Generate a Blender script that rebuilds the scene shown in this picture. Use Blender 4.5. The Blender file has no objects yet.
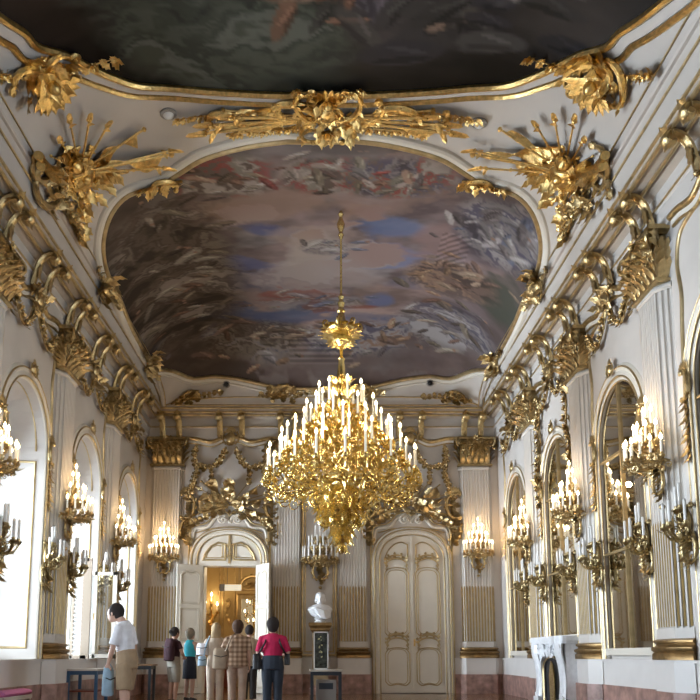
import bpy, math, random
import numpy as np
from mathutils import Vector, Matrix
from mathutils.geometry import tessellate_polygon
PI = math.pi
sc = bpy.context.scene
COL = sc.collection
W, D = 5.1, 23.3            # half width of the hall, distance of the end wall
ZC = 1.03                   # eye height

# ------------------------------------------------------------------ materials
def mat(name, col, rough=.5, metal=0., var=0., scale=6., bump=0., bscale=40., emis=None, estr=0., spec=None):
    m = bpy.data.materials.new(name); m.use_nodes = True
    nt = m.node_tree; b = nt.nodes['Principled BSDF']
    b.inputs['Base Color'].default_value = (*col, 1); b.inputs['Roughness'].default_value = rough
    b.inputs['Metallic'].default_value = metal
    if spec is not None: b.inputs['Specular IOR Level'].default_value = spec
    if emis:
        b.inputs['Emission Color'].default_value = (*emis, 1); b.inputs['Emission Strength'].default_value = estr
    tc = None
    if var or bump:
        tc = nt.nodes.new('ShaderNodeTexCoord')
    if var:
        n = nt.nodes.new('ShaderNodeTexNoise'); n.inputs['Scale'].default_value = scale; n.inputs['Detail'].default_value = 5
        nt.links.new(tc.outputs['Object'], n.inputs['Vector'])
        r = nt.nodes.new('ShaderNodeValToRGB')
        r.color_ramp.elements[0].position = .3; r.color_ramp.elements[1].position = .7
        r.color_ramp.elements[0].color = (*[max(0, c * (1 - var)) for c in col], 1)
        r.color_ramp.elements[1].color = (*[min(1, c * (1 + var)) for c in col], 1)
        nt.links.new(n.outputs['Fac'], r.inputs['Fac']); nt.links.new(r.outputs['Color'], b.inputs['Base Color'])
    if bump:
        n2 = nt.nodes.new('ShaderNodeTexNoise'); n2.inputs['Scale'].default_value = bscale; n2.inputs['Detail'].default_value = 3
        nt.links.new(tc.outputs['Object'], n2.inputs['Vector'])
        bp = nt.nodes.new('ShaderNodeBump'); bp.inputs['Strength'].default_value = bump; bp.inputs['Distance'].default_value = .02
        nt.links.new(n2.outputs['Fac'], bp.inputs['Height']); nt.links.new(bp.outputs['Normal'], b.inputs['Normal'])
    return m

PLASTER = mat('white_stucco', (.60, .56, .52), .55, var=.05, scale=1.5)
CEIL = mat('ceiling_stucco', (.58, .53, .48), .6, var=.05, scale=.8)
PILW = mat('pilaster_stucco', (.64, .60, .55), .5, var=.05, scale=2)
GOLD = mat('burnished_gilding', (.78, .55, .22), .30, 1., var=.25, scale=14, bump=.5, bscale=30)
GOLDB = mat('bright_gilt_bronze', (1., .72, .32), .24, 1., var=.2, scale=20, bump=.25, bscale=45)
GOLDD = mat('aged_gilding', (.54, .41, .21), .38, .95, var=.25, scale=10, bump=.4, bscale=25)
GOLDM = mat('gilded_moulding', (.58, .45, .25), .40, .85, var=.2, scale=6)
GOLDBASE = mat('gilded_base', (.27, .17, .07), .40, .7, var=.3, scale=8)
CABLE = mat('cabling_gilding', (.40, .28, .11), .42, .6, var=.2)
BRONZE = mat('dull_gilt_bronze', (.46, .36, .19), .35, 1., var=.25, scale=15, bump=.3)
CORNB = mat('beige_cornice_stucco', (.52, .44, .36), .55, var=.06)
MARBLE = mat('red_brown_marble', (.36, .22, .185), .3, var=.45, scale=5)
DADO = mat('dado_white', (.72, .69, .66), .4, var=.04, scale=2)
DOORW = mat('door_paint', (.74, .69, .60), .45, var=.04, scale=2)
WAX = mat('candle_wax', (.92, .88, .78), .5, emis=(1, .8, .5), estr=.12)  # faint emission put into the wax, standing for light from the flames
WAXD = mat('unlit_candle_wax', (.86, .84, .80), .5)
FLAME = mat('flame_bulb', (1, .9, .7), .4, emis=(1., .80, .46), estr=10.)
MIRROR = mat('mirror_glass', (.74, .72, .66), .03, 1.)
SLATE = mat('dark_painted_wood', (.035, .045, .06), .4)
BLUEP = mat('blue_painted_steel', (.05, .12, .22), .4)
WOOD = mat('brown_wood', (.22, .12, .06), .4, var=.3, scale=9)
PALEW = mat('pale_tabletop', (.62, .57, .50), .35)
MARBW = mat('white_marble', (.80, .81, .83), .3, var=.08, scale=9)
BLACK = mat('black', (.012, .012, .014), .5)
SKIN = mat('skin', (.55, .33, .24), .5)

def glassmat():
    m = bpy.data.materials.new('window_glass'); m.use_nodes = True
    nt = m.node_tree; nt.nodes.clear()
    o = nt.nodes.new('ShaderNodeOutputMaterial'); mx = nt.nodes.new('ShaderNodeMixShader')
    t = nt.nodes.new('ShaderNodeBsdfTransparent'); g = nt.nodes.new('ShaderNodeBsdfGlossy')
    g.inputs['Roughness'].default_value = .02; t.inputs['Color'].default_value = (.95, .97, .97, 1)
    mx.inputs['Fac'].default_value = .08
    nt.links.new(t.outputs[0], mx.inputs[1]); nt.links.new(g.outputs[0], mx.inputs[2]); nt.links.new(mx.outputs[0], o.inputs[0])
    return m
GLASS = glassmat()

def parquet():
    m = mat('parquet', (.2, .1, .05), .16)
    nt = m.node_tree; b = nt.nodes['Principled BSDF']
    tc = nt.nodes.new('ShaderNodeTexCoord'); mp = nt.nodes.new('ShaderNodeMapping')
    mp.inputs['Rotation'].default_value = (0, 0, PI / 4)
    br = nt.nodes.new('ShaderNodeTexBrick'); br.inputs['Scale'].default_value = 1.2
    br.inputs['Color1'].default_value = (.20, .105, .05, 1); br.inputs['Color2'].default_value = (.13, .065, .03, 1)
    br.inputs['Mortar'].default_value = (.06, .03, .015, 1); br.inputs['Mortar Size'].default_value = .01
    nt.links.new(tc.outputs['Object'], mp.inputs['Vector']); nt.links.new(mp.outputs[0], br.inputs['Vector'])
    nt.links.new(br.outputs['Color'], b.inputs['Base Color'])
    return m
PARQUET = parquet()

def plaidmat():
    m = mat('plaid_cotton', (.4, .3, .2), .8)
    nt = m.node_tree; b = nt.nodes['Principled BSDF']
    tc = nt.nodes.new('ShaderNodeTexCoord')
    ramps = []
    for ax in ('X', 'Z'):
        w = nt.nodes.new('ShaderNodeTexWave'); w.bands_direction = ax; w.inputs['Scale'].default_value = 3.4
        w.inputs['Distortion'].default_value = .4
        nt.links.new(tc.outputs['Object'], w.inputs['Vector'])
        r = nt.nodes.new('ShaderNodeValToRGB')
        r.color_ramp.elements[0].position = .35; r.color_ramp.elements[1].position = .6
        r.color_ramp.elements[0].color = (.60, .51, .44, 1); r.color_ramp.elements[1].color = (1, .95, .88, 1)
        nt.links.new(w.outputs['Fac'], r.inputs['Fac']); ramps.append(r)
    mx = nt.nodes.new('ShaderNodeMix'); mx.data_type = 'RGBA'; mx.blend_type = 'MULTIPLY'; mx.inputs[0].default_value = 1
    nt.links.new(ramps[0].outputs[0], mx.inputs[6]); nt.links.new(ramps[1].outputs[0], mx.inputs[7])
    mx2 = nt.nodes.new('ShaderNodeMix'); mx2.data_type = 'RGBA'; mx2.blend_type = 'MULTIPLY'; mx2.inputs[0].default_value = 1
    mx2.inputs[7].default_value = (.62, .50, .40, 1)
    nt.links.new(mx.outputs[2], mx2.inputs[6]); nt.links.new(mx2.outputs[2], b.inputs['Base Color'])
    return m
PLAID = plaidmat()

# ------------------------------------------------------------------ mesh builder
def V(*a): return Vector(a)
def frame_of(t):
    t = t.normalized(); a = V(0, 0, 1) if abs(t.z) < .9 else V(1, 0, 0)
    x = a.cross(t).normalized(); return x, t.cross(x).normalized()

class MB:
    def __init__(s): s.v = []; s.f = []; s.m = []; s.mi = 0
    def add(s, vs, fs):
        o = len(s.v); s.v += [tuple(p) for p in vs]
        for f in fs: s.f.append(tuple(i + o for i in f)); s.m.append(s.mi)
    def box(s, x0, x1, y0, y1, z0, z1):
        s.add([(x0, y0, z0), (x1, y0, z0), (x1, y1, z0), (x0, y1, z0), (x0, y0, z1), (x1, y0, z1), (x1, y1, z1), (x0, y1, z1)],
              [(3, 2, 1, 0), (4, 5, 6, 7), (0, 1, 5, 4), (1, 2, 6, 5), (2, 3, 7, 6), (3, 0, 4, 7)])
    def tube(s, pts, r, n=6, caps=True, flat=None, xd=None):
        pts = [Vector(p) for p in pts]; k = len(pts); vs = []; fs = []
        if not hasattr(r, '__len__'): r = [r] * k
        px = None
        for i, p in enumerate(pts):
            t = pts[min(i + 1, k - 1)] - pts[max(i - 1, 0)]
            if t.length < 1e-9: t = V(0, 0, 1)
            t.normalize()
            if xd is not None: x = xd - t * xd.dot(t); x.normalize()
            elif px is None: x, _ = frame_of(t)
            else:
                x = px - t * px.dot(t)
                if x.length < 1e-6: x, _ = frame_of(t)
                x.normalize()
            px = x; y = t.cross(x)
            ri = r[i]; rx, ry = ri if hasattr(ri, '__len__') else (ri, ri)
            if flat: ry *= flat
            for j in range(n):
                a = 2 * PI * j / n
                vs.append(p + x * math.cos(a) * rx + y * math.sin(a) * ry)
        for i in range(k - 1):
            for j in range(n):
                fs.append((i * n + j, i * n + (j + 1) % n, (i + 1) * n + (j + 1) % n, (i + 1) * n + j))
        if caps: fs.append(tuple(range(n - 1, -1, -1))); fs.append(tuple((k - 1) * n + j for j in range(n)))
        s.add(vs, fs)
    def lathe(s, prof, n=16, c=(0, 0, 0), ax='z', a0=0., a1=2 * PI, sx=1., sy=1.):
        full = abs(a1 - a0 - 2 * PI) < 1e-6; m = n if full else n + 1; vs = []; fs = []
        for r, z in prof:
            for j in range(m):
                a = a0 + (a1 - a0) * j / n; x, y = r * math.cos(a) * sx, r * math.sin(a) * sy
                p = (x, y, z) if ax == 'z' else ((x, z, -y) if ax == 'y' else (z, x, y))
                vs.append((p[0] + c[0], p[1] + c[1], p[2] + c[2]))
        for i in range(len(prof) - 1):
            for j in range(n):
                b = (j + 1) % m
                fs.append((i * m + j, i * m + b, (i + 1) * m + b, (i + 1) * m + j))
        s.add(vs, fs)
    def ball(s, c, r, n=8, k=5, sc3=(1, 1, 1)):
        pr = [(math.sin(PI * i / k) + 1e-5, -math.cos(PI * i / k)) for i in range(k + 1)]
        vs = []; fs = []
        for rr, z in pr:
            for j in range(n):
                a = 2 * PI * j / n
                vs.append((c[0] + r * rr * math.cos(a) * sc3[0], c[1] + r * rr * math.sin(a) * sc3[1], c[2] + r * z * sc3[2]))
        for i in range(k):
            for j in range(n): fs.append((i * n + j, i * n + (j + 1) % n, (i + 1) * n + (j + 1) % n, (i + 1) * n + j))
        s.add(vs, fs)
    def leaf(s, p, d, nr, L, wd, curl=.3, lobes=3, n=6):
        p = Vector(p); d = Vector(d).normalized(); nr = Vector(nr); nr = (nr - d * nr.dot(d))
        if nr.length < 1e-6: nr = frame_of(d)[0]
        nr.normalize(); sd = d.cross(nr); vs = []; fs = []
        for i in range(n + 1):
            t = i / n; c = p + d * L * (t - .25 * curl * t ** 3) + nr * L * curl * (t * t)
            w = wd * (math.sin(PI * (.14 + .86 * t)) ** .8 + .02) * (1 + .28 * math.cos(lobes * 2 * PI * t))
            rid = wd * .30 * (1 - t * .7)
            vs += [c - sd * w, c - sd * w * .45 + nr * rid * .9, c + nr * rid * .35, c + sd * w * .45 + nr * rid * .9, c + sd * w]
        for i in range(n):
            for j in range(4): fs.append((i * 5 + j, i * 5 + j + 1, (i + 1) * 5 + j + 1, (i + 1) * 5 + j))
        s.add(vs, fs)
    def scroll(s, c, ax, ay, r0, turns, th0, rad, sgn=1, n=18, q=5, r1=.12):
        c = Vector(c); ax = Vector(ax); ay = Vector(ay); pts = []; rr = []
        for i in range(n + 1):
            t = i / n; a = th0 + sgn * 2 * PI * turns * t; r = r0 * (1 - t) + r0 * r1 * t
            pts.append(c + ax * r * math.cos(a) + ay * r * math.sin(a)); rr.append(rad * (1 - .55 * t))
        s.tube(pts, rr, q); s.ball(pts[-1], rad * 1.1, 6, 4)
        return pts[0]
    def prism(s, poly, z0, z1, mode='wall'):
        k = len(poly); mp = (lambda x, y, b: (x, y, b)) if mode == 'wall' else (lambda x, y, b: (x, b, y))
        tri = tessellate_polygon([[Vector((x, y, 0)) for x, y in poly]])
        vs = [mp(x, y, z0) for x, y in poly] + [mp(x, y, z1) for x, y in poly]
        fs = [tuple(reversed(t)) for t in tri] + [tuple(i + k for i in t) for t in tri]
        fs += [(i, (i + 1) % k, (i + 1) % k + k, i + k) for i in range(k)]
        s.add(vs, fs)
    def rail(s, path, prof, closed=False, mode='wall', w=0.):
        path = [Vector((p[0], p[1])) for p in path]; k = len(path); m = len(prof); vs = []; fs = []
        for i in range(k):
            if closed: a, b = path[i - 1], path[(i + 1) % k]
            else: a, b = path[max(i - 1, 0)], path[min(i + 1, k - 1)]
            d0 = (path[i] - a); d1 = (b - path[i])
            if d0.length < 1e-9: d0 = d1
            if d1.length < 1e-9: d1 = d0
            d0 = d0.normalized(); d1 = d1.normalized()
            n0 = Vector((-d0.y, d0.x)); n1 = Vector((-d1.y, d1.x)); nn = n0 + n1
            if nn.length < 1e-6: nn = n0
            nn.normalize(); ms = 1 / max(.35, nn.dot(n0))
            for o, b_ in prof:
                q = path[i] + nn * o * ms
                vs.append((q.x, q.y, b_ + w) if mode == 'wall' else (q.x, b_ + w, q.y))
        for i in range(k if closed else k - 1):
            for j in range(m - 1):
                i2 = (i + 1) % k; fs.append((i * m + j, i * m + j + 1, i2 * m + j + 1, i2 * m + j))
        if not closed:
            fs.append(tuple(range(m))); fs.append(tuple((k - 1) * m + j for j in reversed(range(m))))
        s.add(vs, fs)
    def build(s, name, mats, parent=None, M=None, smooth=True, warp=None, ang=40):
        vs = [warp(*p) for p in s.v] if warp else s.v
        me = bpy.data.meshes.new(name); me.from_pydata([tuple(p) for p in vs], [], s.f)
        if not isinstance(mats, (list, tuple)): mats = [mats]
        for m in mats: me.materials.append(m)
        if len(mats) > 1: me.polygons.foreach_set('material_index', s.m)
        if smooth:
            me.polygons.foreach_set('use_smooth', [True] * len(me.polygons))
            me.set_sharp_from_angle(angle=math.radians(ang))
        me.update()
        o = bpy.data.objects.new(name, me); COL.objects.link(o)
        if parent: o.parent = parent
        if M is not None: o.matrix_basis = M
        return o

def empty(name, M=None, parent=None):
    o = bpy.data.objects.new(name, None); COL.objects.link(o); o.empty_display_size = .1
    if M is not None: o.matrix_world = M
    if parent: o.parent = parent
    return o
def tag(o, label, cat, group=None):
    o['label'] = label; o['category'] = cat
    if group: o['group'] = group
    return o
def struct(o): o['kind'] = 'structure'; return o
KIDS = {}
def copy_tree(o, M=None):
    c = o.copy(); COL.objects.link(c)
    if M is not None: c.matrix_world = M
    for ch in list(o.children):
        k = copy_tree(ch); k.parent = c
    return c
def cols(u, v, w, t):
    return Matrix(((u[0], v[0], w[0], t[0]), (u[1], v[1], w[1], t[1]), (u[2], v[2], w[2], t[2]), (0, 0, 0, 1)))
def MBk(u=0, v=0, w=0): return cols((1, 0, 0), (0, 0, 1), (0, -1, 0), (u, D - w, v))
def MR(y=0, z=0, w=0): return cols((0, -1, 0), (0, 0, 1), (-1, 0, 0), (W - w, y, z))
def ML(y=0, z=0, w=0): return cols((0, 1, 0), (0, 0, 1), (1, 0, 0), (-W + w, y, z))
def hr(wd, h, n=6):      # half round moulding profile
    return [(wd * math.cos(PI - PI * i / n), h * math.sin(PI * i / n)) for i in range(n + 1)]
def arch(hw, z0, spring, rise, n=20, e=2.):
    pts = [(-hw, z0), (-hw, (z0 + spring) / 2)]
    for i in range(n + 1):
        a = PI - PI * i / n; c, s_ = math.cos(a), math.sin(a)
        pts.append((hw * math.copysign(abs(c) ** (2 / e), c), spring + rise * abs(s_) ** (2 / e)))
    return pts + [(hw, (z0 + spring) / 2), (hw, z0)]
def smoothpath(pts, n=6):   # catmull-rom
    P = [Vector(p) for p in pts]; out = []
    for i in range(len(P) - 1):
        a, b, c, d = P[max(i - 1, 0)], P[i], P[i + 1], P[min(i + 2, len(P) - 1)]
        for j in range(n):
            t = j / n
            out.append(.5 * ((2 * b) + (c - a) * t + (2 * a - 5 * b + 4 * c - d) * t * t + (3 * b - a - 3 * c + d) * t ** 3))
    out.append(P[-1]); return out

# ---------------------------------------------------------------- ornament vocabulary (local: u right, v up, w out)
U, VV, WW = V(1, 0, 0), V(0, 1, 0), V(0, 0, 1)
def d2(a, w=0.): return V(math.cos(a), math.sin(a), w)
def spray(mb, p, a, L, size, rng, bend=0., w=.03):
    pts = []; q = Vector(p)
    n = max(3, int(L / size * 1.6))
    for i in range(n + 1):
        t = i / n; pts.append(q.copy()); ang = a + bend * t
        q = q + d2(ang) * (L / n) + WW * (w * math.sin(PI * t) / n * 2)
    mb.tube(pts, [size * .12 * (1.2 - i / n) for i in range(n + 1)], 5)
    for i in range(1, n + 1):
        ang = a + bend * i / n
        for sg in (-1, 1):
            mb.leaf(pts[i], d2(ang + sg * rng.uniform(.5, 1.), rng.uniform(.1, .5)), WW, size * rng.uniform(.6, .95), size * rng.uniform(.24, .36), rng.uniform(.1, .6))
        if rng.random() < .35: flower(mb, pts[i] + WW * size * .12, size * .4, rng, 5)
    mb.leaf(pts[-1], d2(a + bend, .2), WW, size, size * .32, .4)
def flower(mb, p, r, rng, n=6):
    p = Vector(p); a0 = rng.uniform(0, 6)
    for i in range(n):
        mb.leaf(p, d2(a0 + 2 * PI * i / n, .25), WW, r, r * .42, .35, 1, 4)
    mb.ball(p + WW * r * .3, r * .3, 6, 4)
def garland(mb, pts, size, rng, dens=1.):
    P = smoothpath(pts, 8); acc = 0.
    mb.tube([p + WW * size * .15 for p in P], size * .16, 5)
    for i in range(1, len(P)):
        acc += (P[i] - P[i - 1]).length
        if acc > size * .55 / dens:
            acc = 0.; t = (P[i] - P[i - 1]).normalized(); a = math.atan2(t.y, t.x)
            flower(mb, P[i] + WW * size * .3, size * rng.uniform(.4, .6), rng, 5)
            for sg in (-1, 1):
                mb.leaf(P[i], d2(a + sg * rng.uniform(.6, 1.6), rng.uniform(.1, .6)), WW, size * rng.uniform(.6, 1.), size * .26, .35)
def cscroll(mb, p, a, size, rad, sg=1):
    """C-shaped scroll opening sideways, centred on p, axis along angle a"""
    ax = d2(a); ay = d2(a + PI / 2) * sg; pts = []; rr = []
    n = 26
    for i in range(n + 1):
        t = i / n * 2 - 1; th = t * PI * .62
        pts.append(Vector(p) + ax * math.sin(th) * size + ay * (math.cos(th) * size * .62) + WW * rad * 1.0); rr.append(rad * (1.25 - .6 * abs(t)))
    mb.tube(pts, rr, 6)
    for e, k in ((pts[0], 1), (pts[-1], -1)):
        mb.scroll(e - ay * size * .20 - ax * 0, ay, ax * k, size * .20, 1.1, 0, rad * .8, -1, 12, 5)
    for i in range(4, n - 3, 4):
        t = i / n * 2 - 1; th = t * PI * .62
        o = (ax * math.sin(th) + ay * math.cos(th)).normalized()
        mb.leaf(pts[i], o + WW * .3, WW, size * .42, size * .12, .35, 2, 4)
def shell(mb, p, a, r, n=9):
    for i in range(n):
        b = a + (i / (n - 1) - .5) * 2.4
        mb.leaf(Vector(p), d2(b, .35), WW, r * (1 - .15 * abs(i / (n - 1) - .5)), r * .2, -.25, 1, 5)
    mb.ball(Vector(p) + WW * r * .2, r * .22, 8, 5)
def cartouche(mb, p, size, rng):
    p = Vector(p)
    mb.ball(p + WW * size * .08, size * .42, 12, 6, (1, 1.2, .45))
    for a, k in ((0, 1), (PI, -1)):
        cscroll(mb, p + d2(a) * size * .36, PI / 2, size * .5, size * .075, -k)
    shell(mb, p + VV * size * .48, PI / 2, size * .5)
    for i in range(7): mb.leaf(p - VV * size * .4, d2(-PI / 2 + (i - 3) * .42, .3), WW, size * rng.uniform(.35, .6), size * .12, .3)
def spear(mb, p, a, L, rad, w=.05):
    p = Vector(p) + WW * w; q = p + d2(a, .05) * L
    mb.tube([p, q], [rad, rad * .8], 6)
    mb.leaf(q - d2(a) * L * .01, d2(a, .05), WW, L * .17, rad * 3.2, .02, 1, 5); mb.ball(q, rad * 1.9, 6, 4)
    mb.leaf(q - d2(a) * L * .08, d2(a + .9, .2), WW, L * .1, rad * 2, .3, 1, 4)
    mb.leaf(q - d2(a) * L * .08, d2(a - .9, .2), WW, L * .1, rad * 2, .3, 1, 4)
def flag(mb, p, a, L, wd, rng, w=.06):
    """furled banner on a pole, waving cloth"""
    p = Vector(p) + WW * w; n, m = 12, 5; vs = []; fs = []; ph = rng.uniform(0, 6)
    ax = d2(a); ay = d2(a - PI / 2)
    for i in range(n + 1):
        t = i / n
        for j in range(m + 1):
            k = j / m
            vs.append(p + ax * L * (.25 + .75 * t * (1 - .15 * k)) + ay * (wd * k * (.6 + .4 * math.sin(t * 5 + ph)) ) + WW * (.16 * wd * math.sin(t * 9 + ph + k * 3) + .03 * L))
    for i in range(n):
        for j in range(m): fs.append((i * (m + 1) + j, i * (m + 1) + j + 1, (i + 1) * (m + 1) + j + 1, (i + 1) * (m + 1) + j))
    mb.add(vs, fs); mb.tube([p, p + ax * L * 1.08], L * .016, 6); mb.ball(p + ax * L * 1.1, L * .035, 6, 4)
def barrel(mb, p, a, L, r, w=.08):
    p = Vector(p) + WW * w; ax = d2(a, .15).normalized()
    prof = [0, .02, .05, .2, .22, .5, .53, .9, .93, 1.]; rr = [.5, 1, 1.1, 1, 1.12, .88, .98, .74, 1., .95]
    mb.tube([p + ax * L * t for t in prof], [r * k for k in rr], 9)
def trophy(rng, S=1., spears=((.3, 1.), (.8, 1.1), (1.3, 1.1), (1.9, 1.05), (2.5, 1.)), flags=(), barrels=(), tail=True, shield=True):
    """military trophy of arms, about 2 S wide"""
    mb = MB()
    for a, L in spears: spear(mb, (0, 0, 0), a, S * L, S * .022, S * .1)
    for a, L, wd in flags: flag(mb, (0, 0, 0), a, S * L, S * wd, rng, S * .08)
    for x, y, a, L in barrels: barrel(mb, (x * S, y * S, 0), a, L * S, S * .085, S * .08)
    # shield
    if shield: mb.lathe([(S * .30, S * .1), (S * .32, S * .14), (S * .27, S * .17), (S * .2, S * .22), (S * .09, S * .26), (.001, S * .29)], 16, (0, 0, 0), sy=1.2)
    if shield: mb.ball((0, 0, S * .27), S * .1, 9, 6, (1, 1, .8)); mb.tube([d2(i * 2 * PI / 24) * S * .24 + WW * S * .20 for i in range(25)], S * .018, 5)
    # helmet with plume
    hp = V(-S * .05, S * .34, S * .2)
    mb.ball(hp, S * .14, 10, 6, (1, 1.1, .9)); mb.tube([hp + V(-.16 * S, -.05 * S, .05 * S), hp + V(0, -.03 * S, .16 * S), hp + V(.16 * S, -.05 * S, .05 * S)], S * .025, 5)
    for i in range(4): mb.leaf(hp + VV * S * .1, d2(PI / 2 + (i - 1) * .5, .2), WW, S * .26, S * .06, .5, 3)
    for i in range(20):
        a = rng.uniform(0, 2 * PI); r = S * rng.uniform(.15, .38)
        mb.leaf(d2(a) * r + WW * S * .1, d2(a + rng.uniform(-1.3, 1.3), rng.uniform(.1, .5)), WW, S * rng.uniform(.14, .30), S * rng.uniform(.05, .09), rng.uniform(.1, .5))
    for i in range(7):
        a = rng.uniform(0, 2 * PI)
        cscroll(mb, d2(a) * S * .42 + WW * S * .03, a + PI / 2, S * rng.uniform(.13, .2), S * .03)
    for i in range(5 if shield else 0):
        a = rng.uniform(0, 2 * PI); flower(mb, d2(a) * S * rng.uniform(.2, .4) + WW * S * .18, S * .1, rng)
    if tail:
        for i in range(9): mb.leaf(V(0, -S * .25, S * .1), d2(-PI / 2 + (i - 4) * .25, .2), WW, S * rng.uniform(.35, .7), S * .07, .25)
    return mb
DAY = 1250.; DAY_ADDED = 1100.; CHW = 20.; EXPO = 0.1; TILT = 18; SPR = 140; DCOL = (.76, .87, 1.); DIST = 4.0

# ================================================================= SETTING
YB = -3.0                                   # rear end of what is modelled
ARCHES = [2.55, 6.25, 9.75, 13.65, 17.35, 21.10]   # bay centres along the side walls
PILS = [0.7, 4.4, 8.1, 11.8, 15.5, 19.2]
AH, AS, AR = 1.06, 4.70, 1.04              # arch half width, spring height, rise
# ---- vault
H0, HC, RC, S0 = 8.05, 1.9, 2.5, .4
def gv(s):
    t = min(max((s - S0) / RC, 0), 1); return math.sqrt(max(0, 1 - (1 - t) ** 2))
def vz(x, y): return H0 + HC * gv(W - abs(x)) * gv(D - y)
def vn(x, y):       # inward (downward) normal of the vault
    e = .01; dx = (vz(x + e, y) - vz(x - e, y)) / (2 * e); dy = (vz(x, y + e) - vz(x, y - e)) / (2 * e)
    dx = max(-6, min(6, dx)); dy = max(-6, min(6, dy))
    return V(dx, dy, -1).normalized()
def onvault(x, y, w): return V(x, y, vz(x, y)) + vn(x, y) * w
def MC(x, y, rot=0., w=0.):                  # frame tangent to the vault, w looks down; u = picture right, v = towards camera at rot 0
    n = vn(x, y); u = V(1, 0, 0); u = (u - n * u.dot(n)).normalized(); v = n.cross(u)
    if v.y > 0: pass
    c, s_ = math.cos(rot), math.sin(rot)
    uu = u * c + v * s_; vv = n.cross(uu)
    p = onvault(x, y, w); return cols(uu, vv, n, p)

# ---- floor
mb = MB(); mb.box(-W - 1.2, W + .4, YB - .4, D + .0, -.1, 0)
struct(mb.build('floor', PARQUET, smooth=False))

# ---- walls with openings
def holed(outer, holes, w0=0.):
    polys = [[Vector((x, y, 0)) for x, y in outer]] + [[Vector((x, y, 0)) for x, y in h] for h in holes]
    tri = tessellate_polygon(polys); vs = [p for pl in polys for p in pl]
    return [(p.x, p.y, w0) for p in vs], [tuple(t) for t in tri]
def sidewall(name, M, sgn, depth, splay):
    mb = MB()
    holes = [[(sgn * yc + x, z) for x, z in arch(AH, .97 if 1 else 0, AS, AR, 24)] for yc in ARCHES]
    a, b = sorted((sgn * YB, sgn * D))
    mb.add(*holed([(a, 0), (b, 0), (b, 8.3), (a, 8.3)], holes))
    for h in holes:                              # reveal of each niche
        cx = sum(p[0] for p in h[:1] + h[-1:]) / 2; k = len(h); vs = []
        for x, z in h: vs += [(x, z, 0), (cx + (x - cx) * splay, z if z < 1 else AS + (z - AS) * (splay if z > AS else 1), -depth)]
        mb.add(vs, [(2 * i, 2 * i + 1, (2 * i + 3) % (2 * k), (2 * i + 2) % (2 * k)) for i in range(k)])
    return struct(mb.build(name, PLASTER, M=M, smooth=False))
wl = sidewall('wall_left', ML(), 1, .95, .88)
wr = sidewall('wall_right', MR(), -1, .03, .995)
# outer skin behind the mirrors
mb = MB(); mb.box(W + .04, W + .25, 8.1, D, 0, 8.3); o = struct(mb.build('wall_right_core', PLASTER, smooth=False)); o.name = 'wall_right_outer'
# end wall
DL, DR = -2.65, 2.56
mb = MB()
hole = [(DL - .72, 0), (DL - .72, 3.60), (DL + .78, 3.60), (DL + .78, 0)]
mb.add(*holed([(-W, 0), (DL - .72, 0), (DL - .72, 3.60), (DL + .78, 3.60), (DL + .78, 0), (W, 0), (W, 8.3), (-W, 8.3)], []))
vs = [(x, z, w) for x, z in hole for w in (0, -.55)]
mb.add(vs, [(0, 1, 3, 2), (2, 3, 5, 4), (4, 5, 7, 6)])
struct(mb.build('wall_back', PLASTER, M=MBk(), smooth=False))
mb = MB(); mb.box(-W - 1.1, W + .3, YB - .3, YB, 0, 10.2); struct(mb.build('wall_rear_closure', PLASTER, smooth=False))  # added wall across the continuing hall, bounces light and keeps world light out

# ---- ceiling
def dense(lo, hi, n): return [lo + (hi - lo) * i / n for i in range(n + 1)]
ss = [S0 + RC * (1 - math.cos(PI / 2 * i / 44)) for i in range(45)]
xs = sorted([-(W - s) for s in ss] + [W - s for s in ss] + [-1, 0, 1]); ys = dense(YB, D - S0 - RC, 40)[:-1] + [D - s for s in reversed(ss)]
mb = MB(); nx = len(xs)
mb.add([(x, y, vz(x, y)) for y in ys for x in xs], [(j * nx + i, j * nx + i + 1, (j + 1) * nx + i + 1, (j + 1) * nx + i) for j in range(len(ys) - 1) for i in range(nx - 1)])
struct(mb.build('ceiling', CEIL, ang=80))

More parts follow.
